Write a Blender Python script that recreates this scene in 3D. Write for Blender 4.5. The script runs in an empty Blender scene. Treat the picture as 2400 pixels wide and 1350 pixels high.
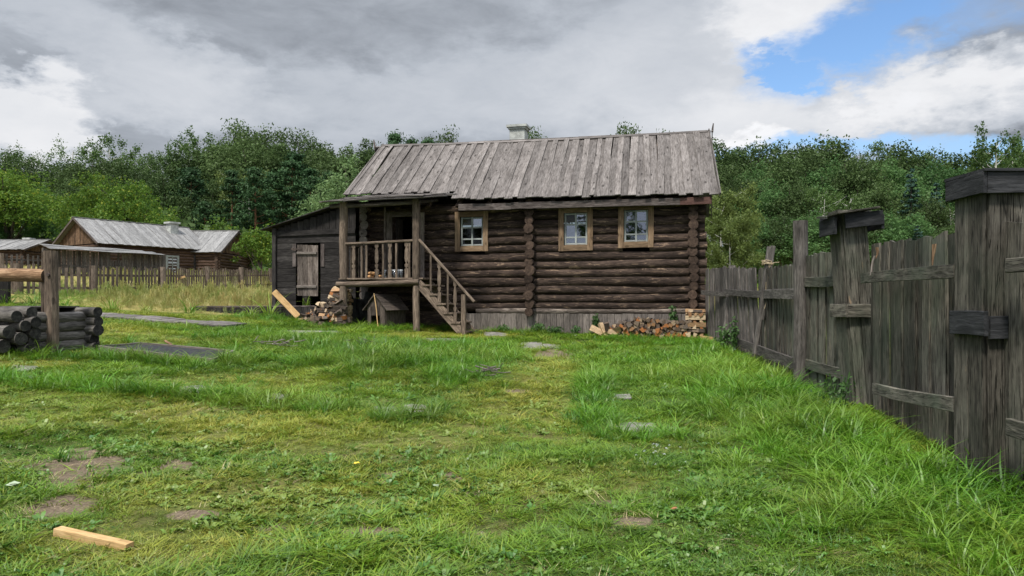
import bpy, math, random
import numpy as np
from mathutils import Vector, Matrix
R = math.radians
random.seed(7); rng = np.random.default_rng(7)
SC = bpy.context.scene
COL = SC.collection

# ------------------------------------------------------------------ camera
FPX, HOR, EYE = 1750.0, 710.0, 1.6          # photo focal length (px of 2400), horizon row, eye height
cd = bpy.data.cameras.new('camera'); cam = bpy.data.objects.new('camera', cd); COL.objects.link(cam)
cam.location = (0, 0, EYE); cam.rotation_euler = (R(90), 0, 0)
cd.sensor_width = 36; cd.lens = 36 * FPX / 2400; cd.shift_y = (HOR - 675) / 2400
cd.clip_start = .05; cd.clip_end = 3000
SC.camera = cam
# ------------------------------------------------------------------ view + sun + sky
SC.view_settings.view_transform = 'Standard'; SC.view_settings.look = 'None'
SC.view_settings.gamma = 1; SC.view_settings.exposure = 0.62
SUN_EL, SUN_AZ = 58, 208                      # degrees; azimuth clockwise from +Y (behind and left of the camera)
sl = bpy.data.lights.new('sun', 'SUN'); sl.energy = 3.2; sl.angle = R(8); sl.color = (1, .95, .86)
so = bpy.data.objects.new('sun', sl); COL.objects.link(so)
_d = Vector((math.sin(R(SUN_AZ)) * math.cos(R(SUN_EL)), math.cos(R(SUN_AZ)) * math.cos(R(SUN_EL)), math.sin(R(SUN_EL))))
so.rotation_euler = _d.to_track_quat('Z', 'Y').to_euler()

class NT:
    """tiny node-tree helper"""
    def __init__(s, nt): s.t = nt; nt.nodes.clear()
    def n(s, typ, ins=None, **kw):
        nd = s.t.nodes.new(typ)
        for k, v in kw.items(): setattr(nd, k, v)
        for k, v in (ins or {}).items():
            if isinstance(v, bpy.types.NodeSocket): s.t.links.new(v, nd.inputs[k])
            else:
                nd.inputs[k].default_value = v
        return nd
    def m(s, op, a, b=0.0, c=None, clamp=False):
        i = {0: a, 1: b}
        if c is not None: i[2] = c
        return s.n('ShaderNodeMath', i, operation=op, use_clamp=clamp).outputs[0]
    def vm(s, op, a, b):
        nd = s.n('ShaderNodeVectorMath', {0: a}, operation=op)
        if op == 'SCALE':
            if isinstance(b, bpy.types.NodeSocket): s.t.links.new(b, nd.inputs['Scale'])
            else: nd.inputs['Scale'].default_value = b
        elif isinstance(b, bpy.types.NodeSocket): s.t.links.new(b, nd.inputs[1])
        else: nd.inputs[1].default_value = b
        return nd.outputs['Value'] if op == 'LENGTH' else nd.outputs[0]
    def noise(s, vec, scale, detail=4, rough=.55, dist=0.0):
        i = {'Scale': scale, 'Detail': detail, 'Roughness': rough, 'Distortion': dist}
        if vec is not None: i['Vector'] = vec
        return s.n('ShaderNodeTexNoise', i)
    def ramp(s, fac, stops, mode='LINEAR'):
        nd = s.n('ShaderNodeValToRGB', {'Fac': fac}); r = nd.color_ramp; r.interpolation = mode
        while len(r.elements) < len(stops): r.elements.new(.5)
        for e, (p, c) in zip(r.elements, stops):
            e.position = p; e.color = (c, c, c, 1) if isinstance(c, (int, float)) else tuple(c) + (1,)
        return nd.outputs[0]
    def mix(s, fac, a, b, typ='MIX'):
        nd = s.n('ShaderNodeMix', data_type='RGBA', blend_type=typ)
        for k, v in ((0, fac), (6, a), (7, b)):
            if isinstance(v, bpy.types.NodeSocket): s.t.links.new(v, nd.inputs[k])
            elif k == 0: nd.inputs[0].default_value = v
            else: nd.inputs[k].default_value = tuple(v) + (1,) if len(v) == 3 else v
        return nd.outputs[2]
    def map(s, vec, loc=(0, 0, 0), rot=(0, 0, 0), sc=(1, 1, 1)):
        return s.n('ShaderNodeMapping', {'Vector': vec, 'Location': loc, 'Rotation': rot, 'Scale': sc}).outputs[0]
    def rng(s, v, a, b, c=0.0, d=1.0, it='SMOOTHSTEP'):
        return s.n('ShaderNodeMapRange', {'Value': v, 'From Min': a, 'From Max': b, 'To Min': c, 'To Max': d}, interpolation_type=it).outputs[0]

W = bpy.data.worlds.new('World'); SC.world = W; W.use_nodes = True
k = NT(W.node_tree)
geo = k.n('ShaderNodeTexCoord').outputs['Generated']
sep = k.n('ShaderNodeSeparateXYZ', {0: geo})
az = k.m('ARCTAN2', sep.outputs[0], sep.outputs[1]); el = k.m('ARCSINE', sep.outputs[2])
ae = k.n('ShaderNodeCombineXYZ', {0: az, 1: el, 2: 0.0}).outputs[0]
def SK(px, py):      # measured photo position of a cloud -> azimuth / elevation of the sky
    a = math.atan((px - 1200) / FPX); return a, math.atan((HOR - py) / FPX * math.cos(a))
# ragged cloud coordinates: broad swirl + fine break-up (stretched sideways near the horizon)
v1 = k.map(geo, sc=(1, 1, 2.1))
nz1 = k.noise(v1, 5.0, 7, .6).outputs['Color']; nz2 = k.noise(v1, 19, 6, .62).outputs['Color']
off = k.vm('ADD', k.vm('SCALE', k.vm('SUBTRACT', nz1, (.5, .5, .5)), .26), k.vm('SCALE', k.vm('SUBTRACT', nz2, (.5, .5, .5)), .12))
wae = k.vm('ADD', ae, k.vm('MULTIPLY', off, (1, .55, 0)))
def blob(px, py, rx, ry, rot=0, soft=1.0, src=None):
    a, e = SK(px, py)
    p = k.vm('SUBTRACT', src or wae, (a, e, 0))
    p = k.map(p, rot=(0, 0, R(rot)))
    p = k.vm('MULTIPLY', p, (FPX / rx, FPX / ry, 0))
    return k.rng(k.vm('LENGTH', p, (0, 0, 0)), 1 + soft * .5, 1 - soft * .5)
def add(*a):
    r = a[0]
    for b in a[1:]: r = k.m('ADD', r, b)
    return r
# holes of blue between the clouds
hole = k.m('MAXIMUM', k.m('MAXIMUM', blob(2060, 75, 185, 80, -14, 1.0), blob(1900, 160, 115, 28, 25, 1.0)), k.m('MULTIPLY', blob(1960, 352, 300, 24, 0, 1.3), .85))
hole = k.m('MAXIMUM', hole, k.m('MULTIPLY', blob(2330, 350, 160, 40, 0, .9), .8))
hole = k.m('MAXIMUM', hole, k.m('MULTIPLY', blob(2210, 20, 130, 60, 0, 1.2), .6))
# brightness of the cloud deck
f1 = k.noise(v1, 3.2, 8, .56).outputs['Fac']; f2 = k.noise(k.map(geo, loc=(3, 1, 2), sc=(1, 1, 2.6)), 9, 9, .62, .4).outputs['Fac']
base = add(.30, k.m('MULTIPLY', k.m('SUBTRACT', f1, .5), .22), k.m('MULTIPLY', k.m('SUBTRACT', f2, .5), .30))
bright = [(60, 275, 150, 85, 0, .5, .50), (380, 190, 190, 80, 10, .9, .17), (650, 250, 380, 90, 0, 1.2, .12), (1180, 220, 300, 90, 0, 1.3, .10),
          (1830, 35, 150, 75, 25, 1.2, .42), (1640, 190, 330, 170, 15, 1.4, .25), (1950, 255, 380, 75, 0, 1.3, .27),
          (2180, 215, 190, 50, -10, .9, .24), (2340, 190, 120, 45, 20, 1.1, .16), (1780, 330, 60, 22, 0, 1, .3), (30, 20, 200, 60, 0, 1.4, .12)]
dark = [(600, 60, 620, 95, 0, 1.3, -.03), (1250, 70, 300, 70, 0, 1.3, -.01), (2010, 222, 80, 32, -15, .9, -.18), (2350, 270, 120, 50, 20, 1.4, -.17), (2350, 40, 110, 90, 0, 1.6, -.05), (330, 270, 170, 60, 0, .8, -.035)]
for b in bright + dark: base = k.m('ADD', base, k.m('MULTIPLY', blob(*b[:6]), b[6]))
base = k.m('MAXIMUM', base, .18)
base = k.m('ADD', k.m('MINIMUM', base, .40), k.m('MULTIPLY', k.m('MAXIMUM', k.m('SUBTRACT', base, .40), 0.0), .45))
# cloud out of view, overhead and behind, is brightened to light the land
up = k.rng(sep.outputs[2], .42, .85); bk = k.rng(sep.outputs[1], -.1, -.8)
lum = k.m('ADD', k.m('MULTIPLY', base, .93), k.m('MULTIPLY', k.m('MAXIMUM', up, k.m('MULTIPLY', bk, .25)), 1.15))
ccol = k.ramp(base, [(.10, (.84, .93, 1.08)), (.38, (.89, .96, 1.07)), (.6, (.99, 1, 1.03))])
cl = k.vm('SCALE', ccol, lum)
sky = k.n('ShaderNodeTexSky', sky_type='NISHITA', sun_disc=False, sun_elevation=R(SUN_EL), sun_rotation=R(SUN_AZ), air_density=1.2, ozone_density=3.0, dust_density=.3).outputs[0]
SKY_STR = .1
bl = k.vm('ADD', k.vm('MULTIPLY', sky, (.85, .98, 1.12)), (.08, .1, .14))
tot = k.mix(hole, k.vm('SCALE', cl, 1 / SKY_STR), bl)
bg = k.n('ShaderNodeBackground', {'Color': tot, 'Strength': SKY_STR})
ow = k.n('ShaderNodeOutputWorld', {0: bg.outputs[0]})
W.cycles.sampling_method = 'MANUAL'; W.cycles.sample_map_resolution = 512

# ------------------------------------------------------------------ terrain
def terr(x, y):
    x = np.asarray(x, float); y = np.asarray(y, float)
    yy = np.where(y < 0, y * .4, y); yy = np.where(yy > 160, 160 + (yy - 160) * .3, yy)
    sp = np.where(-x > 0, -x, 0); sp = np.sqrt(sp * sp + .25) - .5
    sp = np.where(sp > 60, 60 + (sp - 60) * .2, sp)
    z = .045 * yy + .05 * sp - .008 * np.clip(x, 0, 60)
    # small humps and the low overgrown mounds in the middle of the yard
    z = z + .018 * np.sin(1.7 * x + .6 * y) * np.sin(.9 * y - .5 * x) + .012 * np.sin(3.9 * x - 1.1) * np.sin(3.1 * y + .4)
    z = z + .10 * np.exp(-((x + 1.6) ** 2 / 3.0 + (y - 11.6) ** 2 / 2.0)) + .07 * np.exp(-((x - .1) ** 2 / .5 + (y - 10.6) ** 2 / .8))
    z = z + .05 * np.exp(-((x - 3.2) ** 2 / 1.2 + (y - 7.5) ** 2 / 8))
    return z
def gp(px, py):
    """ground point seen at a photo pixel"""
    kx = (px - 1200) / FPX; s = (py - HOR) / FPX; lo, hi = 1.0, 300.0
    g = lambda y: float(terr(kx * y, y)) - EYE + s * y
    for _ in range(60):
        m = (lo + hi) / 2
        if g(m) < 0: lo = m
        else: hi = m
    y = (lo + hi) / 2; return Vector((kx * y, y, float(terr(kx * y, y))))
def at(px, py, Y): return Vector(((px - 1200) / FPX * Y, Y, EYE + (HOR - py) / FPX * Y))
def g3(x, y, dz=0): return Vector((x, y, float(terr(x, y)) + dz))
def proj(x, y, z): return 1200 + FPX * x / y, HOR - FPX * (z - EYE) / y

# ------------------------------------------------------------------ tagging / objects
def tag(o, label=None, cat=None, group=None, kind=None):
    if label: o['label'] = label
    if cat: o['category'] = cat
    if group: o['group'] = group
    if kind: o['kind'] = kind
    return o
def empty(name, loc, label=None, cat=None, group=None, rz=0.0):
    o = bpy.data.objects.new(name, None); COL.objects.link(o); o.location = loc; o.rotation_euler = (0, 0, rz)
    o.empty_display_size = .2
    return tag(o, label, cat, group)
def copy_tree(o, parent=None):
    c = o.copy(); COL.objects.link(c)
    if parent is not None: c.parent = parent
    for ch in KIDS.get(o.name, []): copy_tree(ch, c)
    return c
KIDS = {}
def origin_of(o):
    v = Vector((0, 0, 0))
    while o is not None: v = v + o.location; o = o.parent
    return v

class MB:
    """collects pieces (planks, logs, boxes) of ONE part; g = coordinate along the grain, r = random per piece"""
    def __init__(s): s.v = []; s.f = []; s.g = []; s.r = []; s.mi = []; s.sm = []; s.n = 0
    def add(s, V, Fs, G=None, r=None, mi=0, sm=False):
        V = np.asarray(V, float).reshape(-1, 3); G = V if G is None else np.asarray(G, float)
        r = random.random() if r is None else r
        s.v.append(V); s.g.append(G); s.r.append(np.full(len(V), r))
        for j, f in enumerate(Fs):
            s.f.append([i + s.n for i in f]); s.mi.append(mi[j] if isinstance(mi, list) else mi); s.sm.append(sm[j] if isinstance(sm, list) else sm)
        s.n += len(V); return s
    def loft(s, p0, p1, sec, wd=None, n=1, wob=0.0, jit=0.0, taper=1.0, mi=0, cap=0, smooth=False, r=None, skew=0.0, bend=0.0):
        """sweep the closed cross-section sec [(a,b)..] from p0 to p1; a runs along wd"""
        p0 = Vector(p0); p1 = Vector(p1); d = p1 - p0; L = d.length; d.normalize()
        if wd is None: wd = Vector((0, 0, 1)) if abs(d.z) < .9 else Vector((1, 0, 0))
        wd = Vector(wd); wd = (wd - d * wd.dot(d)).normalized(); td = d.cross(wd)
        r = random.random() if r is None else r; o = r * 37.7
        m = len(sec); V = []; G = []; ph = random.random() * 6
        sec = [(a * (1 + random.uniform(-jit, jit)), b * (1 + random.uniform(-jit, jit))) for a, b in sec]
        for i in range(n + 1):
            t = i / n; sc = 1 + (taper - 1) * t
            wa = wob * math.sin(ph + t * 5.1 * max(1, L / 3)) + random.uniform(-.5, .5) * wob; wb = wob * math.cos(ph * 2 + t * 4.3 * max(1, L / 3)) + bend * math.sin(math.pi * t)
            for a, b in sec:
                j = random.uniform(-jit, jit) * .35 if n > 1 else 0
                e = skew * a if i in (0, n) else 0
                aa = a * sc * (1 + j) + wa; bb = b * sc * (1 + j) + wb
                V.append(p0 + d * (L * t + e) + wd * aa + td * bb); G.append((L * t + o, a + o * .7, b + o * 1.3))
        Fs = []; mis = []; sms = []
        for i in range(n):
            for j in range(m):
                j2 = (j + 1) % m; Fs.append((i * m + j, i * m + j2, (i + 1) * m + j2, (i + 1) * m + j)); mis.append(mi); sms.append(smooth)
        V += V[:m] + V[n * m:(n + 1) * m]; G += G[:m] + G[n * m:(n + 1) * m]; b0 = (n + 1) * m
        Fs.append([b0 + j for j in range(m)][::-1]); Fs.append([b0 + m + j for j in range(m)]); mis += [cap, cap]; sms += [False, False]
        return s.add([tuple(q) for q in V], Fs, G, r, mis, sms)
    def plank(s, p0, p1, w, t, wd=None, n=1, wob=0.0, ch=.12, jit=.0, **kw):
        a, b = w / 2, t / 2; c = min(a, b) * ch * 2
        return s.loft(p0, p1, [(-a, -b + c), (-a + c, -b), (a - c, -b), (a, -b + c), (a, b - c), (a - c, b), (-a + c, b), (-a, b - c)], wd, n, wob, jit, **kw)
    def log(s, p0, p1, r0, n=None, k_=12, wob=.008, jit=.05, cap=1, **kw):
        L = (Vector(p1) - Vector(p0)).length; n = n or max(1, int(L / .35))
        return s.loft(p0, p1, [(r0 * math.cos(6.2832 * i / k_), r0 * math.sin(6.2832 * i / k_)) for i in range(k_)], None, n, wob, jit, cap=cap, smooth=True, **kw)
    def poly(s, pts, nrm, th, mi=0, gdir=None):
        """polygon plate extruded by th along nrm"""
        P = [Vector(p) for p in pts]; N = Vector(nrm).normalized() * th; m = len(P); gdir = Vector(gdir or (0, 0, 1)); sd = gdir.cross(Vector(nrm)).normalized()
        V = P + [p + N for p in P]; G = [(p.dot(gdir), p.dot(sd), 0) for p in V]
        Fs = [list(range(m))[::-1], list(range(m, 2 * m))] + [(i, (i + 1) % m, m + (i + 1) % m, m + i) for i in range(m)]
        return s.add([tuple(q) for q in V], Fs, G, None, mi)
    def build(s, name, mats, parent=None, loc=None):
        me = bpy.data.meshes.new(name); V = np.concatenate(s.v)
        o = bpy.data.objects.new(name, me); COL.objects.link(o)
        if loc is not None: o.location = loc
        off = Vector((0, 0, 0))
        if parent is not None:
            o.parent = parent; KIDS.setdefault(parent.name, []).append(o)
        off = origin_of(o)
        V = V - np.array(off)
        me.from_pydata([tuple(q) for q in V.tolist()], [], s.f)
        for m in (mats if isinstance(mats, (list, tuple)) else [mats]): me.materials.append(m)
        nm = len(me.materials)
        me.polygons.foreach_set('material_index', [min(i, nm - 1) for i in s.mi]); me.polygons.foreach_set('use_smooth', s.sm)
        a = me.attributes.new('gco', 'FLOAT_VECTOR', 'POINT'); a.data.foreach_set('vector', np.concatenate(s.g).astype(np.float32).ravel())
        a = me.attributes.new('rnd', 'FLOAT', 'POINT'); a.data.foreach_set('value', np.concatenate(s.r).astype(np.float32))
        me.update(); return o

# ------------------------------------------------------------------ materials
def mat(name):
    m = bpy.data.materials.new(name); m.use_nodes = True; return m, NT(m.node_tree)
def fin(k, col, rough=.85, bump=None, bs=.3, bd=.01, spec=.25):
    i = {'Base Color': col, 'Roughness': rough, 'Specular IOR Level': spec}
    if bump is not None: i['Normal'] = k.n('ShaderNodeBump', {'Strength': bs, 'Distance': bd, 'Height': bump}).outputs[0]
    b = k.n('ShaderNodeBsdfPrincipled', i); k.n('ShaderNodeOutputMaterial', {0: b.outputs[0]})
def wood(name, dark, mid, light, patch=None, pth=.62, grain=14, var=.5, knots=.5, bs=.5, tint=None, cracks=.5, bd=.012):
    m, k = mat(name)
    g = k.n('ShaderNodeAttribute', attribute_name='gco').outputs['Vector']; rn = k.n('ShaderNodeAttribute', attribute_name='rnd').outputs['Fac']
    fine = k.noise(k.map(g, sc=(1.4, grain, grain)), 4.0, 6, .65, .3).outputs['Fac']
    broad = k.noise(k.map(g, sc=(1, 3, 3)), 1.7, 5, .6).outputs['Fac']
    c = k.ramp(k.m('ADD', k.m('MULTIPLY', fine, .6), k.m('MULTIPLY', broad, .4)), [(.36, dark), (.5, mid), (.63, light)])
    h = fine
    if cracks:
        cr = k.noise(k.map(g, loc=(5, 2, 1), sc=(.55, 17, 17)), 2.6, 3, .5, .2).outputs['Fac']
        cm = k.rng(k.m('ABSOLUTE', k.m('SUBTRACT', cr, .5)), .0, .028, cracks, 0)
        c = k.mix(cm, c, tuple(x * .25 for x in dark)); h = k.m('SUBTRACT', h, k.m('MULTIPLY', cm, .8))
    if knots:
        vo = k.n('ShaderNodeTexVoronoi', {'Vector': k.map(g, sc=(2.6, 5, 5)), 'Scale': 1.0}).outputs['Distance']
        kn = k.rng(vo, .10, .19, knots, 0); c = k.mix(kn, c, tuple(x * .45 for x in dark)); h = k.m('SUBTRACT', h, k.m('MULTIPLY', kn, .4))
    if patch:
        pn = k.noise(k.map(g, loc=(9, 4, 7), sc=(1.2, 6, 6)), 2.4, 7, .68, .5).outputs['Fac']
        pm = k.rng(pn, pth, pth + .07, 0, .85); c = k.mix(pm, c, patch)
    if tint:
        tn = k.noise(k.n('ShaderNodeNewGeometry').outputs['Position'], 1.1, 5, .6).outputs['Fac']
        c = k.mix(k.rng(tn, .42, .68, 0, .7), c, tint)
    v = k.rng(rn, 0, 1, 1 - var, 1 + var * .8, 'LINEAR'); c = k.vm('SCALE', c, v)
    fin(k, c, .9, h, bs, bd, .15); return m
M = {}
M['log'] = wood('dark_log', (.019, .0135, .0115), (.05, .035, .028), (.115, .08, .062), (.235, .165, .115), .56, 9, .42, .25, .7, bd=.02)
M['log_end'] = wood('log_end_grain', (.022, .015, .012), (.055, .037, .028), (.10, .068, .05), None, grain=5, var=.45, knots=0, cracks=.7)
M['sill_log'] = wood('pale_sill_log', (.05, .04, .036), (.13, .105, .09), (.30, .25, .21), (.035, .03, .028), .6, 9, .3, .3, .8)
M['roof'] = wood('silver_roof_board', (.075, .066, .06), (.145, .129, .12), (.215, .194, .182), (.085, .075, .068), .62, grain=7, var=.33, knots=.8, bs=.8, cracks=.4)
M['roof2'] = wood('pale_cottage_board', (.11, .108, .105), (.195, .191, .187), (.285, .278, .27), (.09, .09, .09), .66, 10, .22, .5, .6)
M['eave'] = wood('eave_board', (.035, .027, .025), (.085, .07, .065), (.17, .145, .135), None, var=.2, knots=.5)
M['eave_red'] = wood('red_brown_board', (.05, .026, .022), (.10, .055, .047), (.15, .09, .075), None, var=.1, knots=.3)
M['skirt'] = wood('skirt_board', (.07, .06, .055), (.15, .13, .115), (.24, .205, .18), (.33, .28, .23), .68, 10, .28, .8, .6)
M['porch'] = wood('porch_wood', (.05, .038, .03), (.14, .105, .08), (.265, .205, .155), (.05, .036, .028), .64, 12, .3, .5, .6)
M['casing'] = wood('window_casing_pine', (.085, .055, .034), (.185, .125, .078), (.28, .195, .125), None, grain=10, var=.18, knots=.6)
M['sash'] = wood('grey_sash_paint', (.13, .14, .135), (.27, .29, .28), (.38, .40, .38), (.10, .08, .06), .66, 9, .12, 0, .3, cracks=.35)
M['black'] = wood('tarred_board', (.014, .0125, .012), (.03, .027, .026), (.058, .053, .05), (.12, .12, .13), .72, 9, .42, .3, .4)
M['shed_door'] = wood('grey_brown_door', (.05, .04, .034), (.135, .11, .095), (.24, .205, .18), None, grain=11, var=.3, knots=.8)
M['fence'] = wood('old_fence_board', (.038, .034, .028), (.105, .095, .079), (.17, .155, .128), (.25, .18, .115), .65, 6, .5, .6, .8, tint=(.07, .083, .06), cracks=.9, bd=.016)
M['fence_far'] = wood('grey_fence_board', (.038, .034, .031), (.095, .085, .078), (.17, .153, .14), (.24, .22, .19), .66, 9, .4, .6, .7)
M['cap'] = wood('dark_cap_board', (.014, .015, .016), (.03, .031, .034), (.058, .058, .062), None, grain=8, var=.25, knots=.3)
M['picket'] = wood('picket_wood', (.05, .038, .03), (.125, .098, .078), (.225, .18, .145), None, grain=10, var=.45, knots=.4)
M['new'] = wood('fresh_pine', (.28, .17, .075), (.43, .28, .13), (.55, .38, .2), (.2, .14, .08), .64, grain=7, var=.1, knots=.5, cracks=.3, bs=.2)
M['crib'] = wood('crib_log', (.04, .036, .033), (.10, .09, .081), (.20, .182, .162), (.2, .185, .16), .68, 9, .35, .4, .7)
M['crib_end'] = wood('crib_log_end', (.01, .01, .01), (.03, .028, .026), (.065, .06, .054), None, grain=5, var=.4, knots=0)
M['beam'] = wood('brown_beam', (.07, .04, .024), (.21, .125, .07), (.37, .25, .155), (.035, .022, .016), .61, 8, .1, .3, .6)
M['gable'] = wood('orange_gable_board', (.035, .022, .015), (.10, .062, .04), (.21, .135, .085), (.05, .04, .035), .6, 9, .4, .4, .5)
M['cot_log'] = wood('cottage_log', (.03, .02, .015), (.075, .048, .035), (.14, .09, .065), None, var=.3, knots=.2)
M['plastic'] = None
def plain(name, col, rough=.8, var=.25, sc=6.0, bs=.2):
    m, k = mat(name); t = k.noise(k.n('ShaderNodeNewGeometry').outputs['Position'], sc, 6, .65).outputs['Fac']
    c = k.mix(k.rng(t, .35, .65), tuple(x * (1 - var) for x in col), tuple(min(1, x * (1 + var)) for x in col))
    fin(k, c, rough, t, bs); return m
M['white'] = plain('limewash', (.36, .37, .35), .9, .25, 5)
M['felt'] = plain('black_felt', (.02, .02, .022), .85, .6, 16, 1)
M['stone'] = plain('paving_stone', (.17, .16, .14), .9, .3, 7, .6)
M['soot'] = plain('charred_wood', (.014, .013, .013), .9, .5, 12, 1)
M['iron'] = plain('rusty_iron', (.06, .045, .038), .7, .4, 30)
M['rope'] = plain('rope', (.34, .27, .18), .9, .3, 60)
M['lid'] = plain('white_lid', (.62, .65, .68), .4, .1, 20)
M['bread'] = plain('ochre_clay', (.42, .24, .11), .8, .3, 14)
M['curtain'] = plain('pale_curtain', (.50, .53, .58), .9, .15, 3, .1)
M['backcloth'] = plain('grey_tarp', (.09, .1, .11), .7, .2, 4)
def fw(name, cols):
    m, k = mat(name); g = k.n('ShaderNodeAttribute', attribute_name='gco').outputs['Vector']
    oi = k.n('ShaderNodeObjectInfo').outputs['Random']
    n1 = k.noise(k.map(g, sc=(3, 12, 12)), 4, 6, .65, .3).outputs['Fac']
    c = k.ramp(oi, cols, 'CONSTANT'); c = k.vm('SCALE', c, k.rng(n1, .3, .7, .45, 1.4, 'LINEAR')); fin(k, c, .9, n1, .5); return m
M['split'] = fw('split_face', [(0, (.10, .07, .05)), (.22, (.17, .125, .09)), (.42, (.26, .14, .07)), (.55, (.30, .22, .145)), (.68, (.33, .13, .045)), (.78, (.14, .11, .09)), (.9, (.36, .27, .18))])
M['splitpale'] = fw('pale_split', [(0, (.42, .30, .18)), (.4, (.50, .38, .25)), (.7, (.36, .22, .12))])
M['bark'] = fw('bark', [(0, (.05, .038, .03)), (.5, (.08, .06, .048))])
def glassmat(name, f, tint=(1, 1, 1)):
    m, k = mat(name)
    gl = k.n('ShaderNodeBsdfGlossy', {'Color': tint + (1,), 'Roughness': .02}); tr = k.n('ShaderNodeBsdfTransparent', {'Color': (.75, .8, .8, 1)})
    fr = k.n('ShaderNodeFresnel', {'IOR': 1.5}).outputs[0]
    mx = k.n('ShaderNodeMixShader', {0: k.m('ADD', k.m('MULTIPLY', fr, 1.5), f, clamp=True), 1: tr.outputs[0], 2: gl.outputs[0]})
    k.n('ShaderNodeOutputMaterial', {0: mx.outputs[0]}); return m
M['glass'] = glassmat('old_glass', .13, (.80, .82, .92))
M['glass3'] = glassmat('darker_glass', .09, (.8, .82, .95))
M['glass_dim'] = glassmat('dim_glass', -.045)
M['jar'] = glassmat('jar_glass', .12)
def leaf(name, c1, c2, tr=.35, osc=.5, inst=False, c3=None):
    """foliage: colour varies per plant (and per blade through 'rnd'), partly translucent"""
    m, k = mat(name)
    rn = k.n('ShaderNodeAttribute', attribute_name='rnd').outputs['Fac']
    f = rn
    if inst:
        t = k.n('ShaderNodeAttribute', attribute_name='tint', attribute_type='INSTANCER').outputs['Fac']
        f = k.m('ADD', k.m('MULTIPLY', rn, .45), k.m('MULTIPLY', t, .55))
    else:
        f = k.m('ADD', k.m('MULTIPLY', rn, .6), k.m('MULTIPLY', k.n('ShaderNodeObjectInfo').outputs['Random'], .4))
    c = k.mix(f, c1, c2)
    if inst and c3:
        d = k.n('ShaderNodeAttribute', attribute_name='dry', attribute_type='INSTANCER').outputs['Fac']
        c = k.mix(d, c, c3)
    elif c3:
        c = k.mix(k.rng(rn, .85, 1, 0, .8), c, c3)
    if not inst:
        oi = k.n('ShaderNodeObjectInfo').outputs['Random']; h = k.m('FRACT', k.m('MULTIPLY', oi, 7.31))
        c = k.vm('SCALE', c, k.rng(h, 0, 1, 1 - osc * .5, 1 + osc * .5, 'LINEAR'))
    df = k.n('ShaderNodeBsdfDiffuse', {'Color': c}); tl = k.n('ShaderNodeBsdfTranslucent', {'Color': k.mix(.5, c, (.5, .8, .1), 'MULTIPLY') if False else c})
    gl = k.n('ShaderNodeBsdfGlossy', {'Color': (1, 1, 1, 1), 'Roughness': .45})
    mx = k.n('ShaderNodeMixShader', {0: tr, 1: df.outputs[0], 2: tl.outputs[0]})
    mg = k.n('ShaderNodeMixShader', {0: .03 if inst else .008, 1: mx.outputs[0], 2: gl.outputs[0]})
    k.n('ShaderNodeOutputMaterial', {0: mg.outputs[0]}); return m
# ------------------------------------------------------------------ the log cabin
TH = math.atan(.257); CU, SU = math.cos(TH), math.sin(TH); OX, OY = 4.37, 18.0
U = Vector((-CU, SU, 0)); Vv = Vector((SU, CU, 0)); Z = Vector((0, 0, 1)); O = Vector((OX, OY, 0))
def HP(u, v, z): return O + U * u + Vv * v + Z * z
def hu(px, v=0.0):
    q = (px - 1200) / FPX; return (OX + SU * v - q * (OY + CU * v)) / (CU + q * SU)
def hz(px, py, v=0.0):
    u = hu(px, v); return EYE + (HOR - py) / FPX * (OY + SU * u + CU * v)
def gz(p): return float(terr(p.x, p.y))
cabin = empty('log_cabin', HP(4, 0, .8), 'dark log cabin with a long silver plank roof and a white chimney', 'log cabin')
LEN, DEP = 8.6, 3.8; LR, PIT = .118, .2095; ZB = 1.40
wins = [(1070, 1147, 497, 590), (1311, 1391, 487, 588), (1450, 1533, 480, 581)]
WR = []
for (x0, x1, y0, y1) in wins:
    ua, ub = hu(x1), hu(x0); xm = (x0 + x1) / 2; WR.append((ua, ub, hz(xm, y1), hz(xm, y0)))
door = (hu(971), hu(924), 2.2, 3.88)
holes = [(a + .1, b - .1, c + .1, d - .1) for a, b, c, d in WR] + [door]
mb = MB(); NL = 13
for i in range(NL):
    z = ZB + LR * .9 + i * PIT; cut = [(a, b) for a, b, c, d in holes if c < z + .09 and d > z - .09]; cut.sort()
    s = -.30 - random.uniform(-.03, .03); segs = []
    for a, b in cut: segs.append((s, a)); s = b
    segs.append((s, LEN + .12)); rr = random.random()
    for a, b in segs:
        mb.log(HP(a, 0, z + random.uniform(-.008, .008)), HP(b, 0, z + random.uniform(-.008, .008)), LR * random.uniform(.96, 1.08), wob=.013, jit=.07, taper=random.uniform(.94, 1.05))
# loose bottom logs show pale in front of the skirt
w = mb.build('front_wall', [M['log'], M['log_end']], cabin)
mb = MB()
mb.log(HP(-.05, -.02, ZB + .01), HP(5.45, -.02, ZB + .005), .098, wob=.01, jit=.12, k_=10)
mb.build('sill_log', [M['sill_log'], M['log_end']], cabin)
for nm, uu, dd, z0 in (('end_wall', 0, DEP, 0), ('cross_wall', 4.0, DEP, 0), ('end_wall', LEN - .1, DEP, 1)):
    mb = MB()
    for i in range(NL + 1):
        z = ZB - .03 + i * PIT; j = random.uniform(-.02, .02)
        mb.log(HP(uu + j, -.27 - random.uniform(0, .05), z), HP(uu + j, dd, z), LR * random.uniform(.9, 1.12), n=5, k_=13, wob=.004, jit=.05)
    mb.build(nm, [M['log'], M['skirt'] if z0 else M['log_end']], cabin)
mb = MB()
for i in range(9): mb.plank(HP(-.2, DEP, 1.0 + .35 * i), HP(LEN, DEP, 1.0 + .35 * i), .345, .12, Z)
mb.build('back_wall', M['log'], cabin)
mb = MB(); mb.plank(HP(-.1, 2.5, 2.12), HP(LEN - .1, 2.5, 2.12), 4.9, .08, Vv); mb.plank(HP(-.1, 2.45, 4.17), HP(LEN - .1, 2.45, 4.17), 4.8, .05, Vv)
mb.build('floor', M['log'], cabin)
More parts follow.
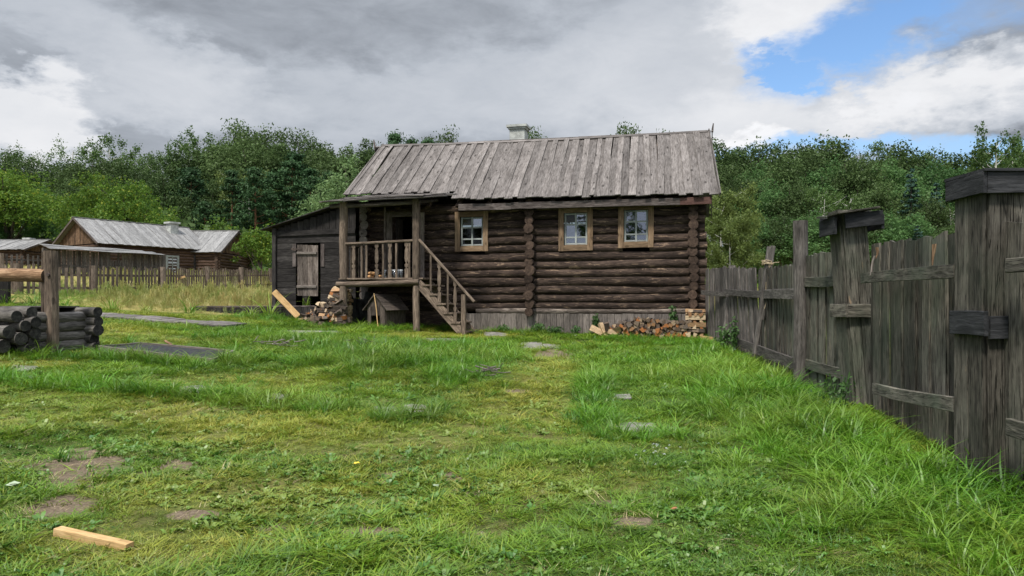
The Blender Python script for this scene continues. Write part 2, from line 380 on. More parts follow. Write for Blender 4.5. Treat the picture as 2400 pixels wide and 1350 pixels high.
# skirt boards along the foot of the wall
mb = MB(); u = .12
while u < 5.7:
    wd = random.uniform(.13, .19); p = HP(u + wd / 2, -.09 + random.uniform(-.008, .008), 0)
    g = gz(p); mb.plank(p + Z * (g - .1), HP(u + wd / 2, -.09, ZB - .06 - random.uniform(0, .015)), wd - .006, .028, U); u += wd
mb.build('skirting', M['skirt'], cabin)
mb = MB()
for i in range(4): mb.plank(HP(5.7, -.03, .95 + i * .13), HP(LEN, -.03, .95 + i * .13), .125, .03, Z)
mb.build('foundation', M['log'], cabin)
# gable infill
VR = 1.85; ZR = hz(1658, 308, VR); ZE = 4.14
slope = (ZR - ZE) / (VR + .5)
for uu in (.02, LEN - .12):
    mb = MB(); v = -.05
    while v < DEP:
        h = ZR - .1 - abs(v + .09 - VR) * slope
        mb.plank(HP(uu, v + .09, 4.05), HP(uu, v + .09, max(4.1, h)), .176, .03, Vv); v += .18
    mb.build('gable', M['log'], cabin)
# roof: two staggered layers of boards, ridge to eave
LS = math.hypot(VR + .5, ZR - ZE); U0R = 9.15; ULo = -.42
def HPX(px, py, v): return HP(hu(px, v), v, hz(px, py, v))
TR, TL = HPX(1658, 309, VR), HPX(900, 343, VR); BR = HPX(1684, 456, -.5); BL = TL + (HPX(815, 457, VR - .88 * (VR + .5)) - TL) / .88
NS = (TL - TR).cross(BR - TR).normalized(); NS = NS if NS.z > 0 else -NS
def slopept(u, s, dz=0):      # s metres down the front slope from the ridge (the old roof is slightly out of square)
    t = s / LS; f = (u - ULo) / (U0R - ULo); return TR.lerp(TL, f).lerp(BR.lerp(BL, f), t) + NS * dz - Z * .045 * math.sin(math.pi * min(1, max(0, f))) * (1 - t)
mb = MB(); u = -.42; i = 0
while u < U0R:
    wd = random.uniform(.12, .20); um = u + wd / 2; full = um < hu(1052, -.5) + .15
    e = LS if full else LS - .34; e += random.uniform(-.045, .045) 
    du = random.uniform(-.035, .035)
    mb.plank(slopept(um + du, .05 + random.uniform(-.03, .02), .012 + (.022 if i % 2 else 0) + random.uniform(0, .006)), slopept(um, e, .012 + (.022 if i % 2 else 0) + random.uniform(0, .014)), wd + (.035 if i % 2 == 0 else -.004), .026, U, n=6, wob=.011, ch=.1, r=random.uniform(.45, 1) if i % 2 else random.uniform(0, .6), bend=random.uniform(-.008, .008))
    u += wd; i += 1
roof = mb.build('roof', M['roof'], cabin)
mb = MB(); u = -.4
while u < U0R:      # back slope
    mb.plank(HP(u + .15, VR + .02, ZR + .01 * u), HP(u + .15, VR + 2.35, ZE), .31, .03, U); u += .3
mb.build('back_slope', M['roof'], roof)
mb = MB()
for a, b in ((-.42, 3.1), (3.1, 6.4), (6.4, U0R + .02)):
    mb.plank(slopept(a, .05, .042), slopept(b, .05, .045 + random.uniform(0, .006)), .10, .025, (BR - TR), n=3, wob=.004)
    mb.plank(HP(a, VR + .06, ZR - .005 + .008 * a), HP(b, VR + .06, ZR - .005 + .008 * b), .10, .025, Z + Vv * -.9, n=3, wob=.004)
mb.build('ridge_board', M['roof'], roof)
for uu, s in ((-.46, 1), (U0R + .03, -1)):
    mb = MB(); mb.plank(slopept(uu, -.06, .02), slopept(uu, LS + .03 if s > 0 else LS - .3, .02), .10, .025, Vv * .6 + Z, n=4, wob=.005)
    mb.plank(HP(uu, VR + .02, ZR + .05), HP(uu, VR + 2.3, ZE), .13, .025, Z)
    mb.build('verge_board', M['roof'], roof)
    mb = MB(); mb.plank(HP(uu, VR + .02, ZR - .02 + .01 * uu), HP(uu - s * .03, VR + .0, ZR + .21 + .01 * uu), .06, .05, U, taper=.45, n=2); mb.build('finial', M['eave'], roof)
# eave board hung under the front edge
mb = MB(); u1 = hu(1075, -.42); um = hu(1198, -.42)
mb.plank(HP(u1, -.42, 4.03), HP(um, -.42, 4.02), .165, .05, Z, n=4, wob=.003); mb.plank(HP(um - .004, -.425, 4.03), HP(.3, -.425, 4.0), .165, .05, Z, n=8, wob=.003)
mb.build('eave_board', M['eave'], roof)
mb = MB(); mb.plank(HP(.296, -.425, 4.0), HP(-.42, -.43, 4.0), .17, .05, Z); mb.plank(HP(-.395, -.38, 4.0), HP(-.395, .0, 4.25), .15, .04, Z)
mb.build('eave_end_board', M['eave_red'], roof)
mb = MB()
for j in range(11): mb.plank(HP(.1 + j * .82, -.4, 4.06 + .0), HP(.1 + j * .82, VR, ZR - .16), .12, .07, U)
mb.build('rafter', M['log'], roof)
# chimney
cx, cy_ = 1216, 0; vv = VR + .75; uc = hu(cx, vv); Yc = OY + SU * uc + CU * vv; zt = EYE + (HOR - 294) / FPX * Yc - .03
def hbox(mb, u0, u1, v0, v1, z0, z1, ch=.03, mi=0): return mb.plank(HP((u0 + u1) / 2, (v0 + v1) / 2, z0), HP((u0 + u1) / 2, (v0 + v1) / 2, z1), abs(u1 - u0), abs(v1 - v0), U, ch=ch, mi=mi, cap=mi)
mb = MB(); hbox(mb, uc - .225, uc + .225, vv - .22, vv + .22, 5.0, zt - .1)
ch_ = mb.build('chimney', M['white'], roof)
mb = MB(); hbox(mb, uc - .26, uc + .26, vv - .26, vv + .26, zt - .12, zt - .065); hbox(mb, uc - .305, uc + .305, vv - .3, vv + .3, zt - .064, zt)
mb.build('chimney_cap', M['white'], roof)
# windows
for wi, (a, b, c, d) in enumerate(WR):
    W_ = .135; yv = -.125; tilt = (0, .035, .02)[wi]
    mb = MB(); mb.plank(HP(a + W_ / 2, yv, c), HP(a + W_ / 2, yv, d + tilt), W_, .04, U, n=3, wob=.003); mb.plank(HP(b - W_ / 2, yv, c - tilt * .3), HP(b - W_ / 2, yv, d), W_, .04, U, n=3, wob=.003)
    mb.plank(HP(a + W_, yv + .003, c + W_ / 2), HP(b - W_, yv + .003, c + W_ / 2 - tilt * .3), W_, .034, Z); mb.plank(HP(a + W_, yv + .003, d - W_ / 2), HP(b - W_, yv + .003, d - W_ / 2), W_, .034, Z)
    mb.plank(HP(a + W_, -.02, c + W_), HP(b - W_, -.02, c + W_), .17, .02, Vv)
    fr = mb.build('window', M['casing'], cabin)
    ia, ib, ic, idd = a + W_ + .008, b - W_ - .008, c + W_ + .012, d - W_ - .005; ys = -.055; q = .045
    mb = MB()
    for x in (ia + q / 2, (ia + ib) / 2, ib - q / 2): mb.plank(HP(x, ys, ic), HP(x, ys, idd), q, .035, U, ch=.2)
    r1, r2 = idd - (idd - ic) * .36, ic + (idd - ic) * .235
    mid = (ia + ib) / 2
    for zz in (ic + q / 2, r2, r1, idd - q / 2):
        for s0, s1 in ((ia + q, mid - q / 2), (mid + q / 2, ib - q)): mb.plank(HP(s0, ys + .002, zz), HP(s1, ys + .002, zz), q * .85, .028, Z, ch=.2)
    mb.build('sash', M['sash'], fr)
    dims = [[0, 0, 1, 0, 0, 0], [1, 1, 1, 1, 1, 0], [2, 2, 2, 2, 2, 2]][wi]
    kk = 0
    for s0, s1 in ((ia + q, mid - q / 2), (mid + q / 2, ib - q)):
        for z0, z1 in ((ic + q, r2), (r2, r1), (r1, idd - q)):
            mb = MB(); t1, t2 = random.uniform(-.004, .004), random.uniform(-.004, .004)
            mb.poly([HP(s0, ys + t1, z0), HP(s1, ys - t1, z0), HP(s1, ys - t1 + t2, z1), HP(s0, ys + t1 + t2, z1)], Vv, .003)
            mb.build('pane', M[('glass_dim', 'glass', 'glass3')[dims[kk]]], fr); kk += 1
# door frame
ua, ub, z0, z1 = door
mb = MB(); hbox(mb, ua - .13, ua, -.16, -.10, z0, z1 + .12); hbox(mb, ub, ub + .16, -.16, -.10, z0, z1 + .12); mb.plank(HP(ua, -.13, z1 + .06), HP(ub, -.13, z1 + .06), .13, .055, Z)
mb.plank(HP(ub + .2, -.15, z0), HP(ub + .2, -.15, z1 + .25), .05, .05, U)
mb.build('door_frame', M['shed_door'], cabin)
mb = MB()
for j in range(4): mb.plank(HP(ub + .02, .02 + .17 * j, z0 + .02), HP(ub + .02, .02 + .17 * j, z1), .165, .035, Vv)
mb.build('door', M['shed_door'], cabin)

# ------------------------------------------------------------------ porch (part of the cabin)
PV = -1.42; FZ = 2.22
pl_, pr_ = hu(805, PV), hu(976, PV)
mb = MB(); v = PV - .04
while v < -.1:
    w_ = random.uniform(.15, .2); mb.plank(HP(pr_ - .18, v + w_ / 2, FZ - .02 + random.uniform(-.006, .006)), HP(pl_ + .12, v + w_ / 2, FZ - .02 + random.uniform(-.006, .006)), w_ - .008, .04, Vv, n=2, wob=.003); v += w_
porch = mb.build('porch', M['porch'], cabin)
mb = MB(); mb.log(HP(pr_ - .08, PV - .03, FZ - .11), HP(pl_ + .17, PV - .03, FZ - .16), .068, n=5, k_=10, jit=.08); mb.log(HP(pr_ - .05, -.5, FZ - .13), HP(pl_ + .1, -.5, FZ - .13), .07)
mb.build('floor_beam', [M['porch'], M['sill_log']], porch)
for uu, vv_, zt_, r_ in ((pl_, PV, 4.12, .105), (pr_, PV, 4.13, .088)):
    p = HP(uu, vv_, 0); g = gz(p)
    mb = MB(); mb.log(p + Z * (g - .12), p + Z * (FZ - .2), r_ * .93, n=4, k_=10, jit=.06)
    mb.build('lower_post', M['porch'], porch)
    mb = MB()
    if uu == pl_: mb.log(p + Z * (FZ - .03), p + Z * zt_, r_, n=6, k_=10, jit=.08, wob=.01)
    else: mb.plank(p + Z * (FZ - .05), p + Z * zt_, .165, .15, U, n=5, wob=.005, ch=.15)
    mb.build('post', M['porch'], porch)
p = HP(hu(987, -.3), -.3, 0); mb = MB(); mb.plank(p + Z * FZ, p + Z * 3.95, .17, .06, U, n=2, wob=.003); mb.build('post', M['shed_door'], porch)
mb = MB(); mb.plank(HP(pl_ - .05, PV, 3.085), HP(pr_ + .05, PV, 3.125), .055, .09, Z, n=4, wob=.004, ch=.2); mb.plank(HP(pl_, PV, 3.07), HP(pl_, -.3, 3.10), .055, .08, Z)
mb.build('handrail', M['porch'], porch)
def fancy(mb, p, h, w_=.095, t=.03, wd=U):      # carved flat baluster
    prof = [(0, .5), (.24, .5), (.275, .12), (.31, .40), (.37, .5), (.41, .12), (.45, .38), (.55, .5), (.78, .42), (.86, .22), (.89, .5), (1, .5)]
    P = [(x * w_, y * h) for y, x in prof] + [(-x * w_, y * h) for y, x in prof[::-1]]
    wd = wd.normalized(); nn = wd.cross(Z).normalized(); mb.poly([p + wd * x + Z * y - nn * t / 2 for x, y in P], nn, t, gdir=(0, 0, 1))
for j, px in enumerate((830, 860, 874, 889, 905, 935)):
    pass
for px, kind in ((829, 1), (857, 0), (868, 0), (883, 1), (898, 0), (914, 1), (929, 0), (960, 0), (974 - 16 + 0, 0)):
    if px == 958: continue
    mb = MB(); p = HP(hu(px - 9 if kind == 0 and px in (857, 868) else px, PV), PV, FZ); h = .86
    if kind: fancy(mb, p, h)
    else: mb.plank(p, p + Z * h, .05, .035, U, n=2, wob=.004)
    mb.build('baluster', M['porch'], porch)
mb = MB(); fancy(mb, HP(hu(953, PV), PV, FZ), .88); mb.build('baluster', M['porch'], porch)
for vq in (-1.2, -.98, -.76, -.54, -.34):
    mb = MB(); mb.plank(HP(pl_, vq, FZ), HP(pl_, vq, 3.04), .07, .035, Vv, n=2, wob=.004); mb.build('baluster', M['porch'], porch)
# porch roof: long ragged boards lying along the eave
mb = MB(); n_ = 9
for j in range(n_):
    t = j / (n_ - 1); v = -.05 - t * 1.62; z = 4.44 - t * .31 + (.022 if j % 2 else 0); a0 = hu(1050, v) + random.uniform(-.2, .25) + (.0 if t < .6 else random.uniform(-.1, .2)); b0 = 9.02 + random.uniform(-.15, .12)
    mb.plank(HP(a0, v, z + .03), HP(b0, v + random.uniform(-.02, .02), z - .02), .235, .028, Vv * 1 + Z * .19, n=7, wob=.013, jit=.12)
    if j % 2 == 0: mb.plank(HP(a0 + random.uniform(.2, 1.5), v - .06, z + .055), HP(b0 - random.uniform(0, 1.2), v - .05, z + .03), .15, .024, Vv + Z * .19, n=6, wob=.014, jit=.15)
mb.plank(HP(6.3, -1.72, 4.15), HP(9.0, -1.73, 4.11), .07, .03, Vv, n=7, wob=.012, jit=.25); mb.plank(HP(5.75, -1.6, 4.2), HP(7.7, -1.74, 4.13), .09, .025, Vv, n=7, wob=.014, jit=.25)
pr2 = mb.build('porch_roof', M['roof'], porch)
mb = MB(); mb.log(HP(pr_ - .1, PV, 4.07), HP(pl_ + .35, PV, 4.03), .055, k_=8); mb.plank(HP(pr_, PV, 4.06), HP(pr_, 0, 4.3), .07, .1, Z); mb.plank(HP(pl_, PV, 4.05), HP(pl_, 0, 4.3), .07, .1, Z); mb.build('roof_beam', M['eave'], porch)
# stairs going down to the right
s0, s1 = pr_ - .14, hu(1092, PV); zb = gz(HP(s1, PV, 0)) - .04
stairs = empty('stairs', HP((s0 + s1) / 2, PV, zb)); stairs.parent = porch; KIDS.setdefault(porch.name, []).append(stairs); stairs.location = HP((s0 + s1) / 2, PV, zb) - origin_of(porch)
def mkstr(v, w_): 
    mb = MB(); mb.plank(HP(s0 + .1, v, FZ - .13), HP(s1 + .03, v, zb + .02), w_, .055, Z, n=4, wob=.004, ch=.1); mb.build('stringer', M['porch'], porch)
bpy.data.objects.remove(stairs); KIDS[porch.name].pop()
mkstr(PV, .2); mkstr(-.62, .19)
for j in range(6):
    t = (j + .75) / 6.3; uu = s0 + (s1 - s0) * t; z = FZ - (FZ - zb) * t - .02
    mb = MB(); mb.plank(HP(uu - .02, PV - .05, z), HP(uu - .02, -.52, z), .25, .04, U, n=1); mb.build('step', M['porch'], porch)
npx = hu(1087, PV - .04); p = HP(npx, PV - .05, gz(HP(npx, PV, 0)) - .1)
mb = MB(); mb.plank(p, HP(npx, PV - .05, hz(1087, 690, PV - .05)), .11, .09, U, ch=.15); mb.build('newel_post', M['porch'], porch)
ra, rb = HP(hu(983, PV), PV - .04, hz(983, 562, PV)), HP(hu(1113, PV), PV - .05, hz(1113, 707, PV))
mb = MB(); mb.plank(ra, rb, .06, .07, Z, n=4, wob=.005, ch=.2); mb.build('stair_rail', M['porch'], porch)
for j, px in enumerate((1011, 1031, 1051, 1068)):
    t = (px - 983) / 130; top = ra.lerp(rb, t); uu = hu(px, PV); tb = (uu - s0) / (s1 - s0); zbot = FZ - (FZ - zb) * tb - .02
    h = top.z - zbot; mb = MB()
    if j % 2: fancy(mb, HP(uu, PV - .04, zbot), h - .02, .085)
    else: mb.plank(HP(uu, PV - .04, zbot), HP(uu, PV - .04, top.z - .02), .045, .03, U)
    mb.build('baluster', M['porch'], porch)

# ------------------------------------------------------------------ things on and under the porch
def lathe(mb, c, prof, k_=14, sm=True, r=None):
    V = []; Fs = []; c = Vector(c)
    for z, rr in prof:
        for i in range(k_): a = 6.2832 * i / k_; V.append((c.x + rr * math.cos(a), c.y + rr * math.sin(a), c.z + z))
    for i in range(len(prof) - 1):
        for j in range(k_): Fs.append((i * k_ + j, i * k_ + (j + 1) % k_, (i + 1) * k_ + (j + 1) % k_, (i + 1) * k_ + j))
    Fs.append(list(range(k_))[::-1]); Fs.append([(len(prof) - 1) * k_ + j for j in range(k_)])
    return mb.add(V, Fs, None, r, 0, sm)
jl = ['first glass jar from the left behind the porch balusters', 'second glass jar from the left behind the porch balusters', 'glass jar third from the left on the porch floor', 'glass jar fourth from the left, near the dark doorway', 'glass jar fifth from the left in front of the dark doorway', 'rightmost glass jar on the porch floor by the post']
for j, px in enumerate((884, 901, 916, 924, 932, 940)):
    vq = -1.12 + .05 * (j % 2); p = HP(hu(px, vq), vq, FZ + .003)
    jar = empty('glass_jar', p, jl[j], 'jar', 'glass jars with pale lids on the porch')
    mb = MB(); lathe(mb, p, [(0, .055), (.01, .066), (.14, .066), (.165, .045), (.18, .045)]); mb.build('jar_body', M['jar'], jar)
    mb = MB(); lathe(mb, p, [(.178, .05), (.205, .05), (.21, .045)]); mb.build('lid', M['lid'], jar)
for j, (px, dz) in enumerate(((868, 0), (872, .085), (889, 0))):
    p = HP(hu(px, -1.15), -1.15, FZ + dz); mb = MB()
    lathe(mb, p, [(0, .07), (.012, .095), (.045, .11), (.07, .095), (.082, .04)]); o = mb.build('clay_bowl', M['bread'], None, p)
    tag(o, ['lower ochre clay bowl of the pair left of the jars on the porch', 'upper ochre clay bowl stacked left of the jars on the porch', 'single ochre clay bowl between the balusters, right of the stacked pair'][j], 'bowl')
# dog house
M['dog'] = wood('dark_box_board', (.03, .024, .02), (.075, .06, .05), (.13, .105, .088), None, grain=9, var=.3, knots=.3)
dc = gp(905, 764); dc = HP(hu(905, -1.05), -1.05, 0); dc.z = gz(dc) - .03
dh = empty('dog_house', dc, 'small weathered dog house with a pitched plank roof under the porch', 'dog house', rz=R(-32))
def DL(x, y, z): return (Matrix.Rotation(R(-32), 3, 'Z') @ Vector((x, y, z)))
def dbuild(mb, name, m, par):
    me_o = mb.build(name, m, None); me_o.parent = par; KIDS.setdefault(par.name, []).append(me_o)
    return me_o
class LB(MB): pass
hw, hd, hh, hr = .29, .36, .56, .83
mb = MB()
for x0, x1, a, b in ((-hw, -.17, 0, hh), (.12, hw, 0, hh), (-.17, .12, .34, hh)): mb.plank((( x0 + x1) / 2, -hd, a), ((x0 + x1) / 2, -hd, b), x1 - x0 - .006, .025, (1, 0, 0))
mb.poly([(-hw, -hd - .012, hh), (hw, -hd - .012, hh), (0, -hd - .012, hr - .02)], (0, 1, 0), .025)
mb.poly([(-hw, hd - .012, 0), (hw, hd - .012, 0), (hw, hd - .012, hh), (0, hd - .012, hr - .02), (-hw, hd - .012, hh)], (0, 1, 0), .025)
for s in (-1, 1):
    for j in range(5): mb.plank((s * hw, -hd + .09 + j * .15, 0), (s * hw, -hd + .09 + j * .15, hh - .02), .142, .024, (0, 1, 0))
dbuild(mb, 'wall', M['dog'], dh)
mb = MB()
for s in (-1, 1):
    for j in range(2):
        a, b = j * .5, (j + 1) * .5 + .04; q = lambda t: Vector((s * t * (hw + .1), 0, hr + .02 - t * (hr - hh + .1) + (.02 if j == 0 else 0)))
        m_ = (q(a) + q(b)) / 2; d_ = (q(b) - q(a)); mb.plank(m_ + Vector((0, -hd - .07, 0)), m_ + Vector((0, hd + .05, 0)), d_.length, .02, d_)
dbuild(mb, 'roof', M['dog'], dh)
# stump-like charred wood under the porch
p = HP(hu(846, -.75), -.75, 0); p.z = gz(p) - .05; mb = MB()
for j in range(9):
    a = random.uniform(0, 6.28); q = p + Vector((.16 * math.cos(a), .14 * math.sin(a), 0)); mb.log(q, q + Vector((random.uniform(-.22, .22), random.uniform(-.1, .1), random.uniform(.5, .92))), random.uniform(.07, .13), n=4, k_=7, jit=.35, wob=.03, cap=0)
tag(mb.build('charred_stump', M['soot'], None, p), 'black charred stump standing under the porch left of the dog house', 'stump')
p = HP(hu(822, -.4), -.4, 0); p.z = gz(p)
# pale bent stick leaning on the dog house
a_ = HP(hu(887, -1.75), -1.75, 0); a_.z = gz(a_) + .0; b_ = HP(hu(876, -1.45), -1.45, hz(876, 688, -1.45)); mb = MB(); mb.log(a_, b_, .013, n=6, k_=6, wob=.006, bend=.06)
tag(mb.build('stick', M['new'], None, a_), 'thin pale bent stick leaning against the front of the dog house', 'stick')

# ------------------------------------------------------------------ tarred shed left of the cabin
SV = .3; sl_ = hu(641, SV); sr_ = hu(834, SV)
shp = HP((sl_ + sr_) / 2, SV, 1.4); shed = empty('tarred_shed', shp, 'black tarred plank shed with a lean-to roof, left of the cabin porch', 'shed')
da, db_, dz0, dz1 = hu(752, SV), hu(694, SV), hz(720, 716, SV), hz(720, 573, SV)
mb = MB(); z = 1.35; zt_ = hz(740, 548, SV); row = 0
while z < zt_ - .02:
    h = random.uniform(.15, .2); h = min(h, zt_ - z)
    for a, b in (((sr_, da), (db_, sl_)) if (z < dz1 and z + h > dz0) else ((sr_, sl_),)):
        mb.plank(HP(a, SV + random.uniform(-.006, .006), z + h / 2), HP(b, SV + random.uniform(-.006, .006), z + h / 2 - .0), h - .006, .035, Z, n=3, wob=.002)
    z += h
mb.build('front_wall', M['black'], shed)
mb = MB(); zl, zr = hz(641, 536, SV), 4.36
u = sr_
while u < sl_:
    t = (u + .1 - sr_) / (sl_ - sr_); top = zr + (zl - zr) * t - .03
    if top > zt_: mb.plank(HP(u + .1, SV + .01, zt_ - .05), HP(u + .1, SV + .01, top), .19, .03, U)
    u += .2
mb.build('upper_wall', M['black'], shed)
mb = MB(); mb.plank(HP(sl_ - .06, SV - .05, 1.3), HP(sl_ - .06, SV - .05, zl), .12, .08, U); mb.plank(HP(sl_ - .12, SV - .045, zt_ + .02), HP(sr_, SV - .045, zt_ + .05), .14, .03, Z, n=3, wob=.003)
mb.build('corner_board', M['black'], shed)
# side + back wall with a gap low behind the door
mb = MB(); 
for j in range(12):
    for a, b in (((SV + .05, 1.86), (2.34, SV + 2.6)) if j < 3 else ((SV + .05, SV + 2.6),)): mb.plank(HP(sl_, a, 1.35 + j * .2), HP(sl_, b, 1.35 + j * .2), .195, .03, Z)
for j in range(14):
    for a, b in (((sr_, hu(721, SV + 2.6) ), (hu(706, SV + 2.6), sl_)) if j < 3 else ((sr_, sl_),)): mb.plank(HP(a, SV + 2.6, 1.45 + j * .2), HP(b, SV + 2.6, 1.45 + j * .2), .196, .03, Z)
mb.build('back_wall', M['black'], shed)
mb = MB(); v = SV - .22
while v < SV + 2.7:
    mb.plank(HP(sr_, v + .12, zr + .04 + random.uniform(0, .02)), HP(sl_ + .3, v + .12, zl - .05 + random.uniform(0, .02)), .245, .028, Vv, n=6, wob=.008, jit=.1); v += .24
mb.build('roof', M['black'], shed)
mb = MB(); 
for j, (px0, px1) in enumerate(((697, 710), (710, 722), (722, 733), (733, 746))):
    t0 = (px0 + px1) / 2; mb.plank(HP(hu(t0, SV - .06), SV - .06, hz(t0, 693 + j * .3, SV)), HP(hu(t0, SV - .06), SV - .06, hz(t0, 574 + .5 * j, SV)), hu(px0, SV) - hu(px1, SV) - .006, .03, U, n=3, wob=.003)
dr = mb.build('door', M['shed_door'], shed)
for py in (594, 672):
    mb = MB(); mb.plank(HP(hu(696, SV - .1), SV - .1, hz(696, py, SV)), HP(hu(742, SV - .1), SV - .1, hz(742, py, SV)), .07, .045, Z, ch=.2); mb.build('batten', M['skirt'], dr)
mb = MB(); mb.plank(HP(hu(685, SV - .03), SV - .085, hz(685, 584, SV)), HP(hu(709, SV - .03), SV - .085, hz(709, 585, SV)), .06, .01, Z, taper=.3); mb.build('hinge', M['iron'], dr)
for px in (690, 756):
    mb = MB(); mb.plank(HP(hu(px, SV - .03), SV - .028, hz(px, 625, SV)), HP(hu(px, SV - .03), SV - .028, hz(px, 572, SV)), .11, .02, U); mb.build('door_trim', M['eave'], shed)
# low tarred platform in front of / beside the shed
PVv = -.35; a0, b0 = hu(738, PVv), hu(456, PVv)
pf = empty('tarred_platform', HP((a0 + b0) / 2, PVv, 1.2), 'low black tarred board platform running left from the foot of the shed', 'platform')
mb = MB(); u = a0
zA, zB = hz(730, 718, PVv), hz(456, 719, PVv)
while u < b0:
    wd = random.uniform(.16, .3); t = (u - a0) / (b0 - a0); zt2 = zA + (zB - zA) * t; g = gz(HP(u, PVv, 0))
    mb.plank(HP(u + wd / 2, PVv, min(g - .1, zt2 - .1)), HP(u + wd / 2, PVv, zt2 - .02), wd - .008, .03, U); u += wd
mb.plank(HP(b0, PVv, zB - .12), HP(b0 + .0, PVv + .9, zB - .12), .25, .03, Z)
mb.build('side_board', M['black'], pf)
mb = MB()
for j in range(3): mb.plank(HP(a0, PVv + .1 + j * .24, zA + .002), HP(b0 + .02, PVv + .1 + j * .24, zB + .002), .235, .035, Vv, n=4, wob=.003)
mb.build('top_board', M['eave'], pf)
# fresh plank leaning on the platform
def lean(px0, py0, px1, py1, Y0, Y1, w_, t_, nm, lb, cat='plank', wd=(1, 0, 0)):
    a = at(px0, py0, Y0); b = at(px1, py1, Y1); mb = MB(); mb.plank(a, b, w_, t_, wd, ch=.08); return tag(mb.build(nm, M['new'], None, (a + b) / 2), lb, cat)
yb = HP(hu(700, -1.0), -1.0, 0).y
lean(642, 683, 699, 742, yb + .25, yb, .16, .03, 'fresh_plank', 'fresh yellow plank leaning diagonally on the low black platform by the shed')
# ------------------------------------------------------------------ firewood
def protofw(i, pale=False, L=None, cuts=None):
    mb = MB(); L = L or random.uniform(.36, .44); w_ = random.uniform(.05, .072)
    k_ = random.choice([3, 4, 4, 5]); a0 = random.random() * 6
    sec = [(w_ * random.uniform(.7, 1.15) * math.cos(a0 + 6.2832 * j / k_ + random.uniform(-.3, .3)), w_ * random.uniform(.7, 1.15) * math.sin(a0 + 6.2832 * j / k_ + random.uniform(-.3, .3))) for j in range(k_)]
    mb.loft((0, -L / 2, 0), (0, L / 2, 0), sec, (1, 0, 0), n=3, wob=.004, jit=.08, mi=1 if not pale else 0, cap=0)
    me = mb.build('firewood_log', [M['splitpale' if pale else 'split'], M['bark']]); 
    # one split side shows wood
    for p in me.data.polygons:
        if p.material_index == 1 and random.random() < .35: p.material_index = 0
    return me
FWP = [protofw(i) for i in range(9)]; FWL = [protofw(i, True, .42) for i in range(4)]
fw_first = set()
def put(proto, loc, rot, label, group):
    if proto.name not in fw_first: fw_first.add(proto.name); o = proto
    else: o = proto.copy(); COL.objects.link(o)
    o.location = loc; o.rotation_euler = rot; o.scale = (random.uniform(.85, 1.15),) * 3
    tag(o, label, 'firewood', group); return o
# right stack along the skirting: cut ends face the yard
xs = [(1432, 788, 753), (1460, 788, 757), (1490, 790, 753), (1520, 792, 750), (1550, 792, 752), (1580, 792, 756), (1602, 790, 755)]
lab1 = 'split firewood log in the long low stack against the skirting boards'; grp1 = 'firewood logs in the low stack under the windows'
sv = -.62
ROWS = ['bottom row', 'second row', 'third row', 'fourth row', 'fifth row', 'sixth row', 'top row']
for px in np.arange(1424, 1612, 6.7):
    tops = np.interp(px, [1424, 1445, 1470, 1500, 1540, 1575, 1610], [772, 764, 752, 750, 751, 757, 756])
    uu = hu(px, sv); b = HP(uu, sv, 0); g = gz(b) + .03; zt_ = hz(px, tops, sv); z = g; col_ = 0; sec_ = 'left third' if px < 1485 else ('middle third' if px < 1550 else 'right third')
    while z < zt_:
        du = random.uniform(-.02, .02) + (.04 if int(z * 12) % 2 else 0)
        put(random.choice(FWP), HP(uu + du, sv + random.uniform(-.03, .03), z + .02), (random.uniform(-.1, .1), random.uniform(0, 6.28), -TH + random.uniform(-.12, .12)), f'split log, {ROWS[min(6, col_)]}, {sec_} of the low stack under the windows', grp1); z += .074; col_ += 1
# criss-cross pale end pile
lab2 = 'split log laid crosswise in the square pile beside the tall fence'; grp2 = 'firewood logs in the square end pile by the fence'
for lv in range(9):
    z = .74 + lv * .078
    for j in range(3):
        if lv % 2 == 0: q = HP(hu(1630, sv), sv - .14 + j * .14, gz(HP(0, sv, 0)) + .05 + lv * .078); rz = R(90) - TH
        else: q = HP(hu(1616 + j * 14, sv), sv, gz(HP(0, sv, 0)) + .05 + lv * .078); rz = -TH
        put(random.choice(FWL if lv in (0, 1, 4, 6) or random.random() < .4 else FWP), q, (random.uniform(-.05, .05), random.uniform(0, 6.28), rz + random.uniform(-.07, .07)), f"split log {'lengthwise' if lv % 2 == 0 else 'crosswise'} in layer {['one', 'two', 'three', 'four', 'five', 'six', 'seven', 'eight', 'nine'][lv]} of the square pile by the fence", grp2)
lab3 = 'split log standing upright and leaning at the left end of the low stack'; grp3 = 'upright split logs at the left end of the low stack'
for j, px in enumerate((1404, 1414, 1424, 1432, 1440)):
    q = HP(hu(px, sv - .25), sv - .25, 0); q.z = gz(q) + .14; put(random.choice(FWL if j != 2 else FWP), q, (R(78 - 10 * (j % 2)), random.uniform(0, 6), R(-20 + 12 * j)), ['leftmost short leaning log of the upright ones before the wall', 'second upright split log from the left, orange faced', 'dark barked upright log in the middle of the upright ones', 'fourth upright split log, right of the barked one', 'rightmost upright split log touching the low stack'][j], grp3)
for j, px in enumerate((1388, 1397, 1408)):
    q = HP(hu(px, sv), sv, 0); q.z = gz(q) + .05 + .07 * (j == 1); put(random.choice(FWP), q, (0, random.uniform(0, 6), -TH + .4), ['leftmost split log lying loose in the grass by the wall', 'middle loose split log, lying on the others by the wall', 'loose split log nearest the upright logs by the wall'][j], 'loose logs left of the low stack')
